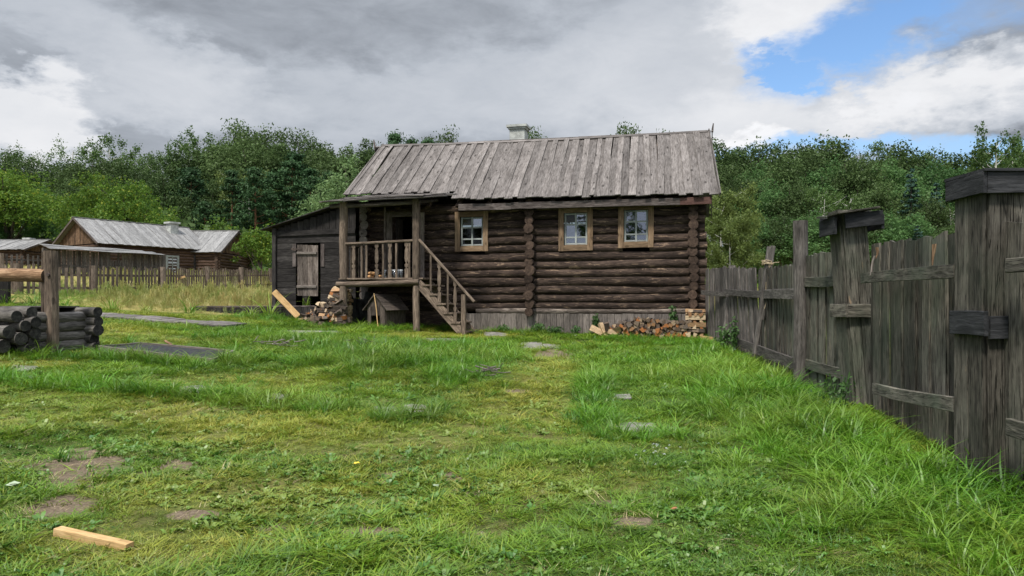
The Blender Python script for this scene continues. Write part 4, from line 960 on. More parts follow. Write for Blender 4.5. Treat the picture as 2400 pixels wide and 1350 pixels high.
def tallmask(x, y):
    px, py = PX(x, y); m = 0
    T = ((950, 832, 270, 42, .05, .9), (1170, 830, 60, 30, 0, .8), (1050, 885, 90, 28, 0, .8), (640, 792, 220, 17, .03, .85), (800, 860, 160, 22, .1, .6), (120, 905, 170, 16, .06, .9), (430, 928, 220, 15, .06, .95), (700, 955, 200, 17, .04, .95), (950, 975, 130, 22, -.02, .95), (60, 838, 140, 12, 0, .8),
         (560, 840, 60, 24, 0, .7), (380, 852, 190, 9, .11, 1.0), (560, 850, 50, 12, 0, .9), (300, 806, 120, 6, .05, .6), (340, 765, 150, 7, .07, .7), (1400, 925, 60, 60, -.0, .75), (1390, 985, 70, 40, .1, .7), (1500, 1022, 150, 17, 0, .8), (1700, 900, 110, 90, .3, .9), (1560, 870, 120, 50, 0, .5), (1850, 1000, 170, 110, .6, 1.0), (2050, 1130, 260, 120, .6, 1.0), (2300, 1260, 260, 130, .5, 1.0), (1950, 1230, 170, 70, 0, .5),
         (1600, 800, 200, 10, 0, .9), (960, 768, 240, 9, .02, .8), (1240, 780, 260, 6, 0, .55), (600, 740, 110, 16, 0, .75), (1270, 822, 100, 8, 0, .5), (1400, 820, 120, 10, 0, .35), (1690, 1090, 90, 40, 0, .45))
    for cx, cy, rx, ry, a, w_ in T: m = np.maximum(m, gb(px, py, cx, cy, rx, ry, a) * w_)
    # outside the frame to the right, along the fence
    m = np.maximum(m, np.where(x > 3.0 - .0 * y, 1.0, 0) * (y < 6))
    return np.clip(m, 0, 1.2)
def meadowmask(x, y):      # unmown straw-coloured meadow left of the cabin
    px, py = PX(x, y); m = np.clip(1 - np.abs((y - 27) / 9) ** 4, 0, 1) * (x < -5.5)
    edge = 735 - (px - 640) * .02; far = (y > 20.3 + (px < 640) * 0) & (y < 62)
    ok = far & (px < 660 + (y > 26) * 2000) & (py < np.interp(px, [-400, 150, 210, 450, 640], [700, 712, 735, 752, 748]))
    return ok.astype(float)
def inhouse(x, y, pad=0.0):
    dx, dy = x - OX, y - OY; u = -dx * CU + dy * SU; v = dx * SU + dy * CU
    a = (u > -.2 - pad) & (u < 8.75 + pad) & (v > -.1 - pad) & (v < 5.2); b = (u > 8.3) & (u < sl_u + .1) & (v > SV - .05 - pad) & (v < 3.2); c = (u > 6.9) & (u < 8.6) & (v > -.9) & (v <= 0); d = (u > 9.2) & (u < b0u) & (v > -.4) & (v < .6)
    return a | b | c | d
sl_u = hu(641, SV); b0u = hu(456, PVv)
bwd = (bw_b - bw_a); bwL = bwd.length; bwd = bwd.normalized()
def inboard(x, y):
    dx, dy = x - bw_a.x, y - bw_a.y; s = dx * bwd.x + dy * bwd.y; n = -dx * bwd.y + dy * bwd.x
    return (s > -4) & (s < bwL) & (n > -.38) & (n < .5)
def inframe(x, y):
    r_ = np.ones_like(x, bool)
    for i in range(4):
        a, b = c4[i], c4[(i + 1) % 4]; cr = (b.x - a.x) * (y - a.y) - (b.y - a.y) * (x - a.x); cc_ = (b.x - a.x) * (fc.y - a.y) - (b.y - a.y) * (fc.x - a.x); r_ &= (cr * cc_ > 0)
    return r_
def grid(xs, ys):
    X, Y = np.meshgrid(xs, ys); Zz = terr(X, Y) + .012 * fbm(X, Y, 6, 3, 9) * (Y < 30); n, m = X.shape
    v = np.stack([X, Y, Zz], -1).reshape(-1, 3); i = np.arange(n * m).reshape(n, m)
    f = np.stack([i[:-1, :-1], i[:-1, 1:], i[1:, 1:], i[1:, :-1]], -1).reshape(-1, 4); return v, f
def axis_(segs):
    r_ = []
    for a, b, st in segs: r_ += list(np.arange(a, b, st))
    return np.array(r_ + [segs[-1][1]])
gx = axis_([(-420, -60, 12), (-60, -14, 1), (-14, 8, .09), (8, 60, 1.5), (60, 420, 12)]); gy = axis_([(-60, -4, 4), (-4, 2.5, .5), (2.5, 22, .09), (22, 60, .8), (60, 480, 10)])
gv, gf_ = grid(gx, gy)
me = bpy.data.meshes.new('ground'); me.vertices.add(len(gv)); me.vertices.foreach_set('co', gv.astype(np.float32).ravel()); me.loops.add(gf_.size); me.loops.foreach_set('vertex_index', gf_.ravel().astype(np.int32)); me.polygons.add(len(gf_)); me.polygons.foreach_set('loop_start', np.arange(len(gf_), dtype=np.int32) * 4); me.update(); me.validate()
me.polygons.foreach_set('use_smooth', [True] * len(me.polygons))
for nm, fn in (('soil', soilmask), ('mown', mownmask), ('meadow', meadowmask)):
    a = me.attributes.new(nm, 'FLOAT', 'POINT'); a.data.foreach_set('value', np.asarray(fn(gv[:, 0], gv[:, 1]) + np.zeros(len(gv)), np.float32))
m, k = mat('yard_ground'); pos = k.n('ShaderNodeNewGeometry').outputs['Position']
at_ = lambda n: k.n('ShaderNodeAttribute', attribute_name=n).outputs['Fac']
n1 = k.noise(pos, 14, 8, .7).outputs['Fac']; n2 = k.noise(pos, 2.3, 6, .6).outputs['Fac']; n3 = k.noise(k.map(pos, sc=(1, 1, 1)), 55, 5, .7).outputs['Fac']
c = k.ramp(n3, [(.35, (.014, .028, .005)), (.5, (.035, .06, .010)), (.66, (.10, .11, .028))])
c = k.mix(k.rng(n2, .45, .65, 0, .6), c, k.ramp(n1, [(.35, (.06, .045, .022)), (.65, (.19, .155, .07))]))
c = k.mix(k.m('MULTIPLY', at_('mown'), .4), c, k.ramp(n1, [(.3, (.09, .11, .02)), (.7, (.22, .2, .06))]))
c = k.mix(at_('meadow'), c, k.ramp(n1, [(.3, (.14, .12, .035)), (.7, (.30, .25, .09))]))
sc_ = k.ramp(n3, [(.3, (.075, .055, .038)), (.55, (.155, .118, .083)), (.72, (.25, .20, .14))])
c = k.mix(k.rng(k.m('ADD', at_('soil'), k.m('MULTIPLY', k.m('SUBTRACT', n1, .5), .7)), .3, .6), c, sc_)
fin(k, c, .95, k.m('ADD', n3, n1), .7, bd=.02, spec=.1)
me.materials.append(m); go = bpy.data.objects.new('ground', me); COL.objects.link(go); tag(go, kind='structure')

# ------------------------------------------------------------------ grass (uncountable: scattered stuff)
MG = {'lawn': leaf('lawn_blade', (.034, .095, .007), (.18, .315, .02), .33, inst=True, c3=(.37, .335, .055)),
      'tall': leaf('tall_blade', (.026, .09, .006), (.145, .34, .018), .36, inst=True, c3=(.29, .32, .05)),
      'dry': leaf('dry_blade', (.30, .275, .09), (.50, .42, .17), .3, inst=True, c3=(.19, .27, .06)),
      'weed': leaf('weed_leaf', (.022, .08, .012), (.095, .235, .028), .3, inst=True, c3=(.22, .26, .04)),
      'straw': leaf('straw', (.34, .27, .14), (.55, .46, .26), .2, inst=True, c3=(.4, .3, .15))}
def quads_mesh(name, V, F, rn, mt):
    me = bpy.data.meshes.new(name); me.from_pydata(V, [], F); a = me.attributes.new('rnd', 'FLOAT', 'POINT'); a.data.foreach_set('value', np.array(rn, np.float32)); me.materials.append(mt); me.update(); return me
def tuft(name, n, h, spread, w_, lean_, mt, segs=3, hv=.35):
    V = []; F = []; rn = []
    for i in range(n):
        a = random.uniform(0, 6.283); r_ = spread * math.sqrt(random.random()); bx, by = r_ * math.cos(a), r_ * math.sin(a); a2 = a + random.uniform(-1.3, 1.3); hh = h * random.uniform(1 - hv, 1 + hv); ln_ = lean_ * random.uniform(.3, 1.4) * hh
        pa = a2 + 1.57 + random.uniform(-.5, .5); q = random.random(); ww = w_ * random.uniform(.7, 1.3); b0 = len(V)
        for s in range(segs + 1):
            t = s / segs; x = bx + ln_ * t ** 1.7 * math.cos(a2); y = by + ln_ * t ** 1.7 * math.sin(a2); z = hh * (t - min(.62, .36 * lean_ * (.5 + q)) * t ** 2.4)
            wt = ww * (1 - t ** 2.2) / 2
            if s < segs: V += [(x - wt * math.cos(pa), y - wt * math.sin(pa), z - .01), (x + wt * math.cos(pa), y + wt * math.sin(pa), z - .01)]; rn += [q, q]
            else: V.append((x, y, z)); rn.append(q)
        for s in range(segs - 1): F.append((b0 + 2 * s, b0 + 2 * s + 1, b0 + 2 * s + 3, b0 + 2 * s + 2))
        F.append((b0 + 2 * segs - 2, b0 + 2 * segs - 1, b0 + 2 * segs))
    return bpy.data.objects.new(name, quads_mesh(name, V, F, rn, mt))
def weed(name, n, L, w_, h, mt, up=.4):
    V = []; F = []; rn = []
    for i in range(n):
        a = random.uniform(0, 6.283); d = np.array((math.cos(a), math.sin(a))); s = np.array((-d[1], d[0])); l = L * random.uniform(.6, 1.3); w2 = w_ * random.uniform(.7, 1.2); q = random.random(); b0 = len(V); r0 = random.uniform(0, .4) * L; hz_ = h * random.uniform(.4, 1.2)
        for t, ww in ((0, .12), (.35, 1), (.7, .9), (1, .1)):
            c = d * (r0 + l * t); z = hz_ * math.sin(t * 2.2) + up * l * t * .3
            V += [(c[0] - s[0] * w2 * ww / 2, c[1] - s[1] * w2 * ww / 2, z + .008 * ww), (c[0] + s[0] * w2 * ww / 2, c[1] + s[1] * w2 * ww / 2, z + .008 * ww)]; rn += [q, q]
        for j in range(3): F.append((b0 + 2 * j, b0 + 2 * j + 1, b0 + 2 * j + 3, b0 + 2 * j + 2))
    return bpy.data.objects.new(name, quads_mesh(name, V, F, rn, mt))
def seedstalk(name, n, h, mt):
    V = []; F = []; rn = []
    for i in range(n):
        a = random.uniform(0, 6.28); bx, by = .1 * math.cos(a) * random.random(), .1 * math.sin(a); hh = h * random.uniform(.7, 1.2); lx, ly = random.uniform(-.2, .2) * hh, random.uniform(-.2, .2) * hh; q = random.random()
        for (z0, z1, w_) in ((0, .8, .0035), (.76, 1, .013)):
            for pa in (0, 1.57):
                b0 = len(V); cx, cy = math.cos(pa) * w_, math.sin(pa) * w_
                for z in (z0, z1): V += [(bx + lx * z * z - cx, by + ly * z * z - cy, z * hh), (bx + lx * z * z + cx, by + ly * z * z + cy, z * hh)]; rn += [q, q]
                F.append((b0, b0 + 1, b0 + 3, b0 + 2))
    return bpy.data.objects.new(name, quads_mesh(name, V, F, rn, mt))
def scatter(name, pts, scl, idx, tint, dry, protos, label, tilt=.12, cat='grass'):
    n = len(pts); me = bpy.data.meshes.new(name); me.vertices.add(n); me.vertices.foreach_set('co', pts.astype(np.float32).ravel())
    rot = np.stack([rng.normal(0, tilt, n), rng.normal(0, tilt, n), rng.uniform(0, 6.283, n)], -1)
    for nm, typ, data, key in (('rot', 'FLOAT_VECTOR', rot, 'vector'), ('scl', 'FLOAT', scl, 'value'), ('idx', 'INT', idx, 'value'), ('tint', 'FLOAT', tint, 'value'), ('dry', 'FLOAT', dry, 'value')):
        a = me.attributes.new(nm, typ, 'POINT'); a.data.foreach_set(key, np.ascontiguousarray(data, dtype=np.int32 if typ == 'INT' else np.float32).ravel())
    o = bpy.data.objects.new(name, me); COL.objects.link(o); tag(o, label, cat, kind='stuff')
    nt = bpy.data.node_groups.new(name + '_scatter', 'GeometryNodeTree'); nt.interface.new_socket('Geometry', in_out='INPUT', socket_type='NodeSocketGeometry'); nt.interface.new_socket('Geometry', in_out='OUTPUT', socket_type='NodeSocketGeometry')
    N, Lk = nt.nodes, nt.links; gi = N.new('NodeGroupInput'); gout = N.new('NodeGroupOutput'); ip = N.new('GeometryNodeInstanceOnPoints'); jn = N.new('GeometryNodeJoinGeometry')
    for p in protos:
        oi = N.new('GeometryNodeObjectInfo'); oi.inputs['Object'].default_value = p; oi.inputs['As Instance'].default_value = True; Lk.new(oi.outputs['Geometry'], jn.inputs[0])
    def na(nm, typ):
        x = N.new('GeometryNodeInputNamedAttribute'); x.data_type = typ; x.inputs['Name'].default_value = nm; return x.outputs[0]
    m2p = N.new('GeometryNodeMeshToPoints'); Lk.new(gi.outputs[0], m2p.inputs[0]); Lk.new(m2p.outputs[0], ip.inputs['Points']); Lk.new(jn.outputs[0], ip.inputs['Instance']); ip.inputs['Pick Instance'].default_value = True
    Lk.new(na('idx', 'INT'), ip.inputs['Instance Index']); Lk.new(na('rot', 'FLOAT_VECTOR'), ip.inputs['Rotation']); Lk.new(na('scl', 'FLOAT'), ip.inputs['Scale']); Lk.new(ip.outputs[0], gout.inputs[0])
    md = o.modifiers.new('scatter', 'NODES'); md.node_group = nt; return o
def sample(y0, y1, dens, xpad=1.2, xl=None, xr=None):
    """uniform random ground points inside the widened view wedge"""
    W0 = lambda y: .70 * y * 1.12 + xpad; A = W0(y1) * 2 * (y1 - y0); n = int(A * dens); y = rng.uniform(y0, y1, n); x = rng.uniform(-W0(y1), W0(y1), n)
    ok = (np.abs(x) < W0(y)) & (x < np.interp(y, [2, 5.6, 8.8, 17.6, 18, 60], [3.9, 4.1, 4.7, 5.2, 60, 60])); return x[ok], y[ok]
def put_pts(x, y): return np.stack([x, y, terr(x, y) + .012 * fbm(x, y, 6, 3, 9) * (y < 30) - .004], -1)
def blocked(x, y): return inhouse(x, y) | inboard(x, y) | inframe(x, y)
slabs = [(gp(a, b).x, gp(a, b).y, (gp(a + w_ / 2, b).x - gp(a - w_ / 2, b).x) / 2, max(.06, (gp(a, b - h_ / 2).y - gp(a, b + h_ / 2).y) / 2)) for a, b, w_, h_, _ in sl_n]
def onslab(x, y):
    r_ = np.zeros(len(x), bool)
    for cx, cy, rx, ry in slabs: r_ |= ((np.abs(x - cx) / rx) ** 2 + (np.abs(y - cy) / ry) ** 2) < .95
    return r_
PL = [tuft('lawn_tuft', 22, .045, .05, .006, 1.5, MG['lawn'], 3), tuft('lawn_tuft', 18, .055, .06, .007, 1.9, MG['lawn'], 3), tuft('lawn_tuft', 24, .034, .06, .0055, 1.6, MG['lawn'], 3), tuft('lawn_tuft', 16, .07, .045, .006, 1.4, MG['lawn'], 3)]
X = []; Y = []; S = []
for y0, y1, dn, sc_ in ((2.2, 5, 620, .95), (5, 7.5, 430, 1.05), (7.5, 12, 260, 1.3), (12, 20, 130, 1.8)):
    x, y = sample(y0, y1, dn); sm = soilmask(x, y); tm = tallmask(x, y); keep = (rng.random(len(x)) > sm * .93) & (fbm(x, y, 3.1, 4, 21) + rng.normal(0, .5, len(x)) > -1.0) & ~blocked(x, y) & (meadowmask(x, y) < .5) & ~onslab(x, y)
    X.append(x[keep]); Y.append(y[keep]); S.append(np.full(keep.sum(), sc_) * rng.uniform(.7, 1.3, keep.sum()) * (1 + .55 * np.clip(fbm(x[keep], y[keep], 3.6, 4, 5), -1, 1.2)))
x = np.concatenate(X); y = np.concatenate(Y); s = np.concatenate(S); mw = mownmask(x, y)
dry = np.clip(.03 + .38 * mw + .32 * fbm(x, y, 1.3, 4, 31) + rng.normal(0, .2, len(x)), 0, 1); tint = np.clip(.42 + .4 * fbm(x, y, 2.6, 4, 41) + .45 * fbm(x, y, 9, 3, 43) + rng.normal(0, .25, len(x)), 0, 1)
scatter('lawn_grass', put_pts(x, y), s * (1 - .25 * mw), rng.integers(0, 4, len(x)), tint, dry, PL, 'short yellow-green mown grass covering the yard')
# tall tufts
PT = [tuft('tall_tuft', 26, .22, .06, .008, 1.3, MG['tall'], 5), tuft('tall_tuft', 22, .28, .07, .0095, 1.6, MG['tall'], 5), tuft('tall_tuft', 32, .16, .07, .007, 1.2, MG['tall'], 5), tuft('tall_tuft', 16, .30, .05, .012, 1.1, MG['tall'], 5)]
X = []; Y = []; S = []
for y0, y1, dn, sc_ in ((2.2, 7, 95, .85), (7, 12, 95, .85), (12, 21, 48, 1.0)):
    x, y = sample(y0, y1, dn * 1.3); tm = tallmask(x, y) * .9 + .42 * fbm(x, y, 2.4, 4, 8); md_ = meadowmask(x, y)
    keep = (rng.random(len(x)) < np.clip((tm - .25) * 1.6, 0, 1)) & ~blocked(x, y) & (md_ < .5) & ~onslab(x, y); X.append(x[keep]); Y.append(y[keep]); S.append(sc_ * rng.uniform(.55, 1.15, keep.sum()) * (.55 + .6 * np.clip(tm[keep], 0, 1)))
x = np.concatenate(X); y = np.concatenate(Y); s = np.concatenate(S)
s = s * .82; hf = np.clip((x - 1.5) / 2.5, 0, 1) * np.clip((12 - y) / 5, 0, 1)      # lusher by the fence
_, pyy = PX(x, y); s = s * np.where((y > 15), .8, 1) * (1 + .35 * hf) * np.where((x > 1.2) & (y > 9) & (y < 15), 1.25, 1)
dry = np.clip(.12 + .3 * fbm(x, y, 1.4, 3, 77) + rng.normal(0, .12, len(x)), 0, 1); band = (y > 7.5) & (y < 14) & (x < .8); s = s * np.where(band, 1.12, 1); tint = np.clip(.40 - .08 * band + .45 * fbm(x, y, 1.6, 3, 51) + .3 * fbm(x, y, 6, 3, 53) + rng.normal(0, .25, len(x)) + .35 * ((x > .8) & (y > 9)), 0, 1)
scatter('tall_grass', put_pts(x, y), s, rng.integers(0, 4, len(x)), tint, dry, PT, 'long dark green grass tufts on the mound and along the fence', .1)
# sparse half-long tufts in the lawn
x, y = sample(2.2, 16, 34); keep = (fbm(x, y, 1.7, 4, 61) + rng.normal(0, .3, len(x)) > .25) & ~blocked(x, y) & (soilmask(x, y) < .6) & ~onslab(x, y); x, y = x[keep], y[keep]
scatter('scattered_tufts', put_pts(x, y), rng.uniform(.14, .34, len(x)), rng.integers(0, 4, len(x)), np.clip(rng.normal(.4, .25, len(x)), 0, 1), np.clip(rng.normal(.15, .15, len(x)), 0, 1), PT, 'half-long green tufts scattered over the mown yard', .2)
# low broad weeds and clover
PW = [weed('weed_rosette', 8, .06, .028, .03, MG['weed']), weed('weed_rosette', 12, .04, .024, .035, MG['weed']), weed('weed_rosette', 7, .10, .04, .05, MG['weed'], .8), weed('weed_rosette', 10, .05, .03, .02, MG['weed'])]
x, y = sample(2.2, 6.5, 620); x2, y2 = sample(6.5, 13, 90); x, y = np.concatenate([x, x2]), np.concatenate([y, y2])
keep = (fbm(x, y, 2.6, 4, 71) + rng.normal(0, .4, len(x)) > .05) & ~blocked(x, y) & (rng.random(len(x)) > soilmask(x, y)) & ~onslab(x, y); x, y = x[keep], y[keep]
scatter('low_weeds', put_pts(x, y), rng.uniform(.22, .62, len(x)) * np.where(y > 6.5, 1.25, 1), rng.integers(0, 4, len(x)), np.clip(rng.normal(.5, .25, len(x)), 0, 1), np.clip(.2 + .4 * mownmask(x, y) + rng.normal(0, .15, len(x)), 0, 1), PW, 'low broad-leaved weeds and clover between the grass blades', .25, 'weeds')
# straw bits lying about
PS = [tuft('straw_bits', 9, .03, .10, .0035, 3.0, MG['straw'], 2), tuft('straw_bits', 6, .02, .12, .0035, 5.0, MG['straw'], 2)]
x, y = sample(2.2, 8, 110); keep = ((soilmask(x, y) > .25) | (fbm(x, y, 2.0, 4, 83) > .35) | (rng.random(len(x)) < .15)) & ~blocked(x, y); x, y = x[keep], y[keep]
scatter('straw_litter', put_pts(x, y) + np.array((0, 0, .006)), rng.uniform(.6, 1.3, len(x)), rng.integers(0, 2, len(x)), rng.random(len(x)), rng.random(len(x)) * .5, PS, 'dry straw clippings lying on the ground', .1, 'straw')
# dry meadow
PD = [tuft('meadow_tuft', 26, .42, .16, .012, .55, MG['dry'], 3), tuft('meadow_tuft', 22, .34, .18, .012, .8, MG['dry'], 3), seedstalk('meadow_stalks', 16, .62, MG['dry']), tuft('meadow_tuft', 30, .24, .18, .012, .9, MG['dry'], 3)]
x, y = sample(17, 30, 26, 4); x2, y2 = sample(30, 62, 5, 4); x, y = np.concatenate([x, x2]), np.concatenate([y, y2]); keep = (meadowmask(x, y) > .5) & ~blocked(x, y); x, y = x[keep], y[keep]; px_, py_ = PX(x, y)
near_ = np.clip((y - 19) / 5, .3, .62) * np.where(px_ < 230, .55, 1) * np.where((px_ < 110), .7, 1); grn = np.clip((230 - px_) / 120, 0, 1) * (y < 30) * .9 + np.clip((21.5 - y) / 2, 0, 1) * .4
scatter('dry_meadow_grass', put_pts(x, y), rng.uniform(.75, 1.25, len(x)) * near_ * np.where(y > 30, 1.1, 1), rng.integers(0, 4, len(x)), rng.random(len(x)), np.clip(.38 + .4 * fbm(x, y, .8, 3, 91) + grn + rng.normal(0, .15, len(x)), 0, 1), PD, 'tall straw-coloured meadow grass around the picket fence', .08)
# coarse grass cover for the far ground
x, y = sample(20, 75, 6, 6); keep = (meadowmask(x, y) < .5) & ~blocked(x, y); x, y = x[keep], y[keep]
scatter('far_grass', put_pts(x, y), rng.uniform(1.5, 2.6, len(x)), rng.integers(0, 4, len(x)), rng.random(len(x)), rng.random(len(x)) * .6, PT, 'rough green grass beyond the yard')
# little white clover heads
fl = MB()
for _ in range(10):
    a = random.uniform(0, 6.28); lathe(fl, (.05 * math.cos(a) * random.random(), .05 * math.sin(a) * random.random(), random.uniform(.05, .08)), [(0, .002), (.004, .006), (.01, .006), (.013, .002)], 6)
flo = fl.build('clover_heads', M['lid']); COL.objects.unlink(flo)
X = []
for cx, cy, rx, ry, n in ((1570, 1065, 110, 40, 26), (1700, 1050, 160, 40, 10)):
    for _ in range(n): q = gp(cx + random.gauss(0, .5) * rx, cy + random.gauss(0, .5) * ry); X.append((q.x, q.y, q.z))
X = np.array(X); scatter('clover_flowers', X, rng.uniform(.22, .42, len(X)), np.zeros(len(X), int), X[:, 0] * 0, X[:, 0] * 0, [flo], 'tiny white clover flowers in the grass before the fence', .1, 'flowers')
# ------------------------------------------------------------------ trees
ML = {'oak': leaf('oak_leaf', (.030, .058, .017), (.085, .128, .042), .3, .45), 'birch': leaf('birch_leaf', (.048, .095, .024), (.115, .18, .05), .4, .3),
      'pine': leaf('pine_needle', (.018, .045, .018), (.05, .10, .038), .15, .3), 'spruce': leaf('spruce_needle', (.016, .045, .032), (.055, .10, .075), .1, .25),
      'bright': leaf('bright_leaf', (.05, .11, .015), (.14, .225, .032), .42, .25, c3=(.24, .26, .03)), 'pale': leaf('pale_leaf', (.075, .14, .05), (.19, .27, .11), .35, .1),
      'willow': leaf('willow_leaf', (.07, .105, .028), (.15, .195, .055), .4, .1), 'green': leaf('fresh_leaf', (.04, .10, .03), (.11, .195, .06), .4, .3)}
MT = {'bark': plain('grey_bark', (.075, .062, .05), .9, .4, 5, .6), 'birchbark': plain('birch_bark', (.42, .41, .37), .9, .35, 3, .4), 'pinebark': plain('pine_bark', (.17, .085, .045), .9, .35, 4, .6)}
def leaves(C, N_, size, mt, name, flat=0.0, droop=0.0, aspect=1.6):
    size = size * .8
    """C: (n,3) leaf centres, N_: outward directions; one irregular quad per leaf cluster"""
    n = len(C); a = rng.normal(size=(n, 3)); a /= np.linalg.norm(a, axis=1)[:, None]
    nrm = N_ * .7 + a * .8; nrm[:, 2] += flat; nrm /= np.linalg.norm(nrm, axis=1)[:, None] + 1e-9
    t = np.cross(nrm, rng.normal(size=(n, 3))); t /= np.linalg.norm(t, axis=1)[:, None] + 1e-9
    if droop: t = t * (1 - droop) + np.array((0, 0, -1)) * droop; t /= np.linalg.norm(t, axis=1)[:, None] + 1e-9
    b = np.cross(nrm, t); b /= np.linalg.norm(b, axis=1)[:, None] + 1e-9
    s = size * rng.uniform(.55, 1.35, n)[:, None]; L = t * s * aspect * .5; B = b * s * .5
    j = lambda: rng.uniform(.55, 1.1, (n, 1))
    V = np.stack([C - L * j(), C + B * j() - L * .2, C + L * j(), C - B * j() + L * .15], 1).reshape(-1, 3)
    me = bpy.data.meshes.new(name); me.vertices.add(4 * n); me.vertices.foreach_set('co', V.astype(np.float32).ravel()); me.loops.add(4 * n); me.loops.foreach_set('vertex_index', np.arange(4 * n, dtype=np.int32)); me.polygons.add(n); me.polygons.foreach_set('loop_start', np.arange(n, dtype=np.int32) * 4); me.update()
    at2 = me.attributes.new('rnd', 'FLOAT', 'POINT'); at2.data.foreach_set('value', np.repeat(rng.random(n), 4).astype(np.float32)); me.materials.append(mt); return me
def clumps(cs, rs, per, shell=.55):
    """points in ellipsoid clumps: cs centres (m,3), rs radii (m,3)"""
    m = len(cs); d = rng.normal(size=(m, per, 3)); d /= np.linalg.norm(d, axis=2)[:, :, None]; r_ = rng.uniform(shell, 1.0, (m, per, 1)) ** .7; r_ = r_ * (1 + .22 * rng.normal(size=(m, per, 1)))
    P = cs[:, None, :] + d * rs[:, None, :] * r_; return P.reshape(-1, 3), d.reshape(-1, 3)
def trunk_mesh(h, r0, mt, limbs=(), lean_=0.0):
    mb = MB(); top = Vector((lean_, 0, h)); mid = Vector((lean_ * .3 + random.uniform(-.1, .1), random.uniform(-.1, .1), h * .5))
    mb.log((0, 0, -.5), mid, r0, n=4, k_=8, taper=.72, cap=0, jit=.08); mb.log(mid, top, r0 * .72, n=4, k_=7, taper=.25, cap=0, jit=.08)
    for a, b, r_ in limbs: 
        a, b = Vector(a), Vector(b); m_ = a.lerp(b, .5) + Vector((0, 0, -.06 * (b - a).length)); mb.log(a, m_, r_, n=2, k_=6, taper=.65, cap=0, wob=.03); mb.log(m_, b, r_ * .65, n=2, k_=5, taper=.3, cap=0, wob=.03)
    o = mb.build('trunk', mt); me = o.data; bpy.data.objects.remove(o); return me
def sph(n): d = rng.normal(size=(n, 3)); return d / np.linalg.norm(d, axis=1)[:, None]
def mk_broad(kind, h, w_, base=.22, nc=110, per=115, size=.30, cs_=.125, bark='bark', limbs=9, tall=1.0, droop=0.0, shell=.5, top=1.0):
    d = sph(nc); d[:, 2] = np.abs(d[:, 2]) * 1.15 - .35 * (rng.random(nc) < .5); rr = rng.uniform(.6, 1.12, nc)[:, None]
    ch_ = h * (1 - base) / 2; c0 = np.array((0, 0, h * base + ch_)); prof = 1 - .25 * np.clip(d[:, 2:3], 0, 1) * (2 - top)
    cs = c0 + d * rr * np.array((w_ / 2 * .86, w_ / 2 * .86, ch_ * .9)) * np.concatenate([prof, prof, np.ones_like(prof)], 1)
    rs = np.repeat((w_ * cs_ * rng.uniform(.6, 1.3, nc))[:, None], 3, 1) * np.array((1, 1, .8 * tall))
    inner = c0 + sph(nc // 4) * np.array((w_ * .26, w_ * .26, ch_ * .5)) * rng.uniform(.3, 1, (nc // 4, 1))
    cs = np.concatenate([cs, inner]); rs = np.concatenate([rs, np.full((len(inner), 3), w_ * cs_)])
    P, D = clumps(cs, rs, per, shell); L = [((0, 0, h * random.uniform(base * .7, .7)), tuple(cs[i]), w_ * .014) for i in rng.integers(0, nc, limbs)]
    return leaves(P, D, size, ML[kind], 'crown', .25, droop), trunk_mesh(h * .82, h * .018, MT[bark], L)
def mk_birch(h, w_, nc=60, per=70, size=.26, kind='birch', base=.25):
    # ascending limbs with hanging curtains of small leaves
    L = []; cs = []; rs = []
    for i in range(nc):
        t = (i + .5) / nc; z0 = h * (base + (1 - base) * .78 * t); a = i * 2.4 + random.uniform(-.4, .4); rr = w_ / 2 * math.sin(math.pi * min(1, .18 + .8 * (1 - t) ** .8)) * random.uniform(.45, 1.05)
        e = (rr * math.cos(a), rr * math.sin(a), z0 + h * .13 * random.uniform(.5, 1.2)); 
        if i % (6 if kind == 'willow' else 2) == 0: L.append(((0, 0, z0), e, .022 if kind == 'willow' else .035 + .05 * (1 - t)))
        for q in range(2):
            f = random.uniform(.55, 1.05); cs.append((e[0] * f, e[1] * f, z0 + (e[2] - z0) * f - h * .03)); rs.append((w_ * .07 * random.uniform(.7, 1.4), w_ * .07 * random.uniform(.7, 1.4), h * .055 * random.uniform(.7, 1.5)))
    P, D = clumps(np.array(cs), np.array(rs), per, .1); return leaves(P, D, size, ML[kind], 'crown', 0, .45, 1.5), trunk_mesh(h * (.7 if kind == 'willow' else .86), h * .012, MT['birchbark'], L, h * .03)
def mk_pine(h, w_, base=.35, kind='pine', per=120, nl=11, size=.30):
    cs = []; rs = []; L = []
    for i in range(nl):
        t = i / (nl - 1); z = h * (base + (1 - base) * .93 * t); rr = w_ / 2 * (1 - t) ** .62 * .95 + .5
        for q in range(5):
            a = random.uniform(0, 6.28); r_ = rr * random.uniform(.35, 1.0); e = (r_ * math.cos(a), r_ * math.sin(a), z + random.uniform(-.2, .35)); cs.append(e); s = w_ * random.uniform(.10, .18); rs.append((s, s, s * .38))
            if q < 2: L.append(((0, 0, z - .5), e, .06))
    cs.append((0, 0, h * .97)); rs.append((w_ * .1, w_ * .1, h * .04)); P, D = clumps(np.array(cs), np.array(rs), per, .25)
    return leaves(P, D, size, ML[kind], 'crown', .5, 0, 1.9), trunk_mesh(h * .95, h * .016, MT['pinebark'], L)
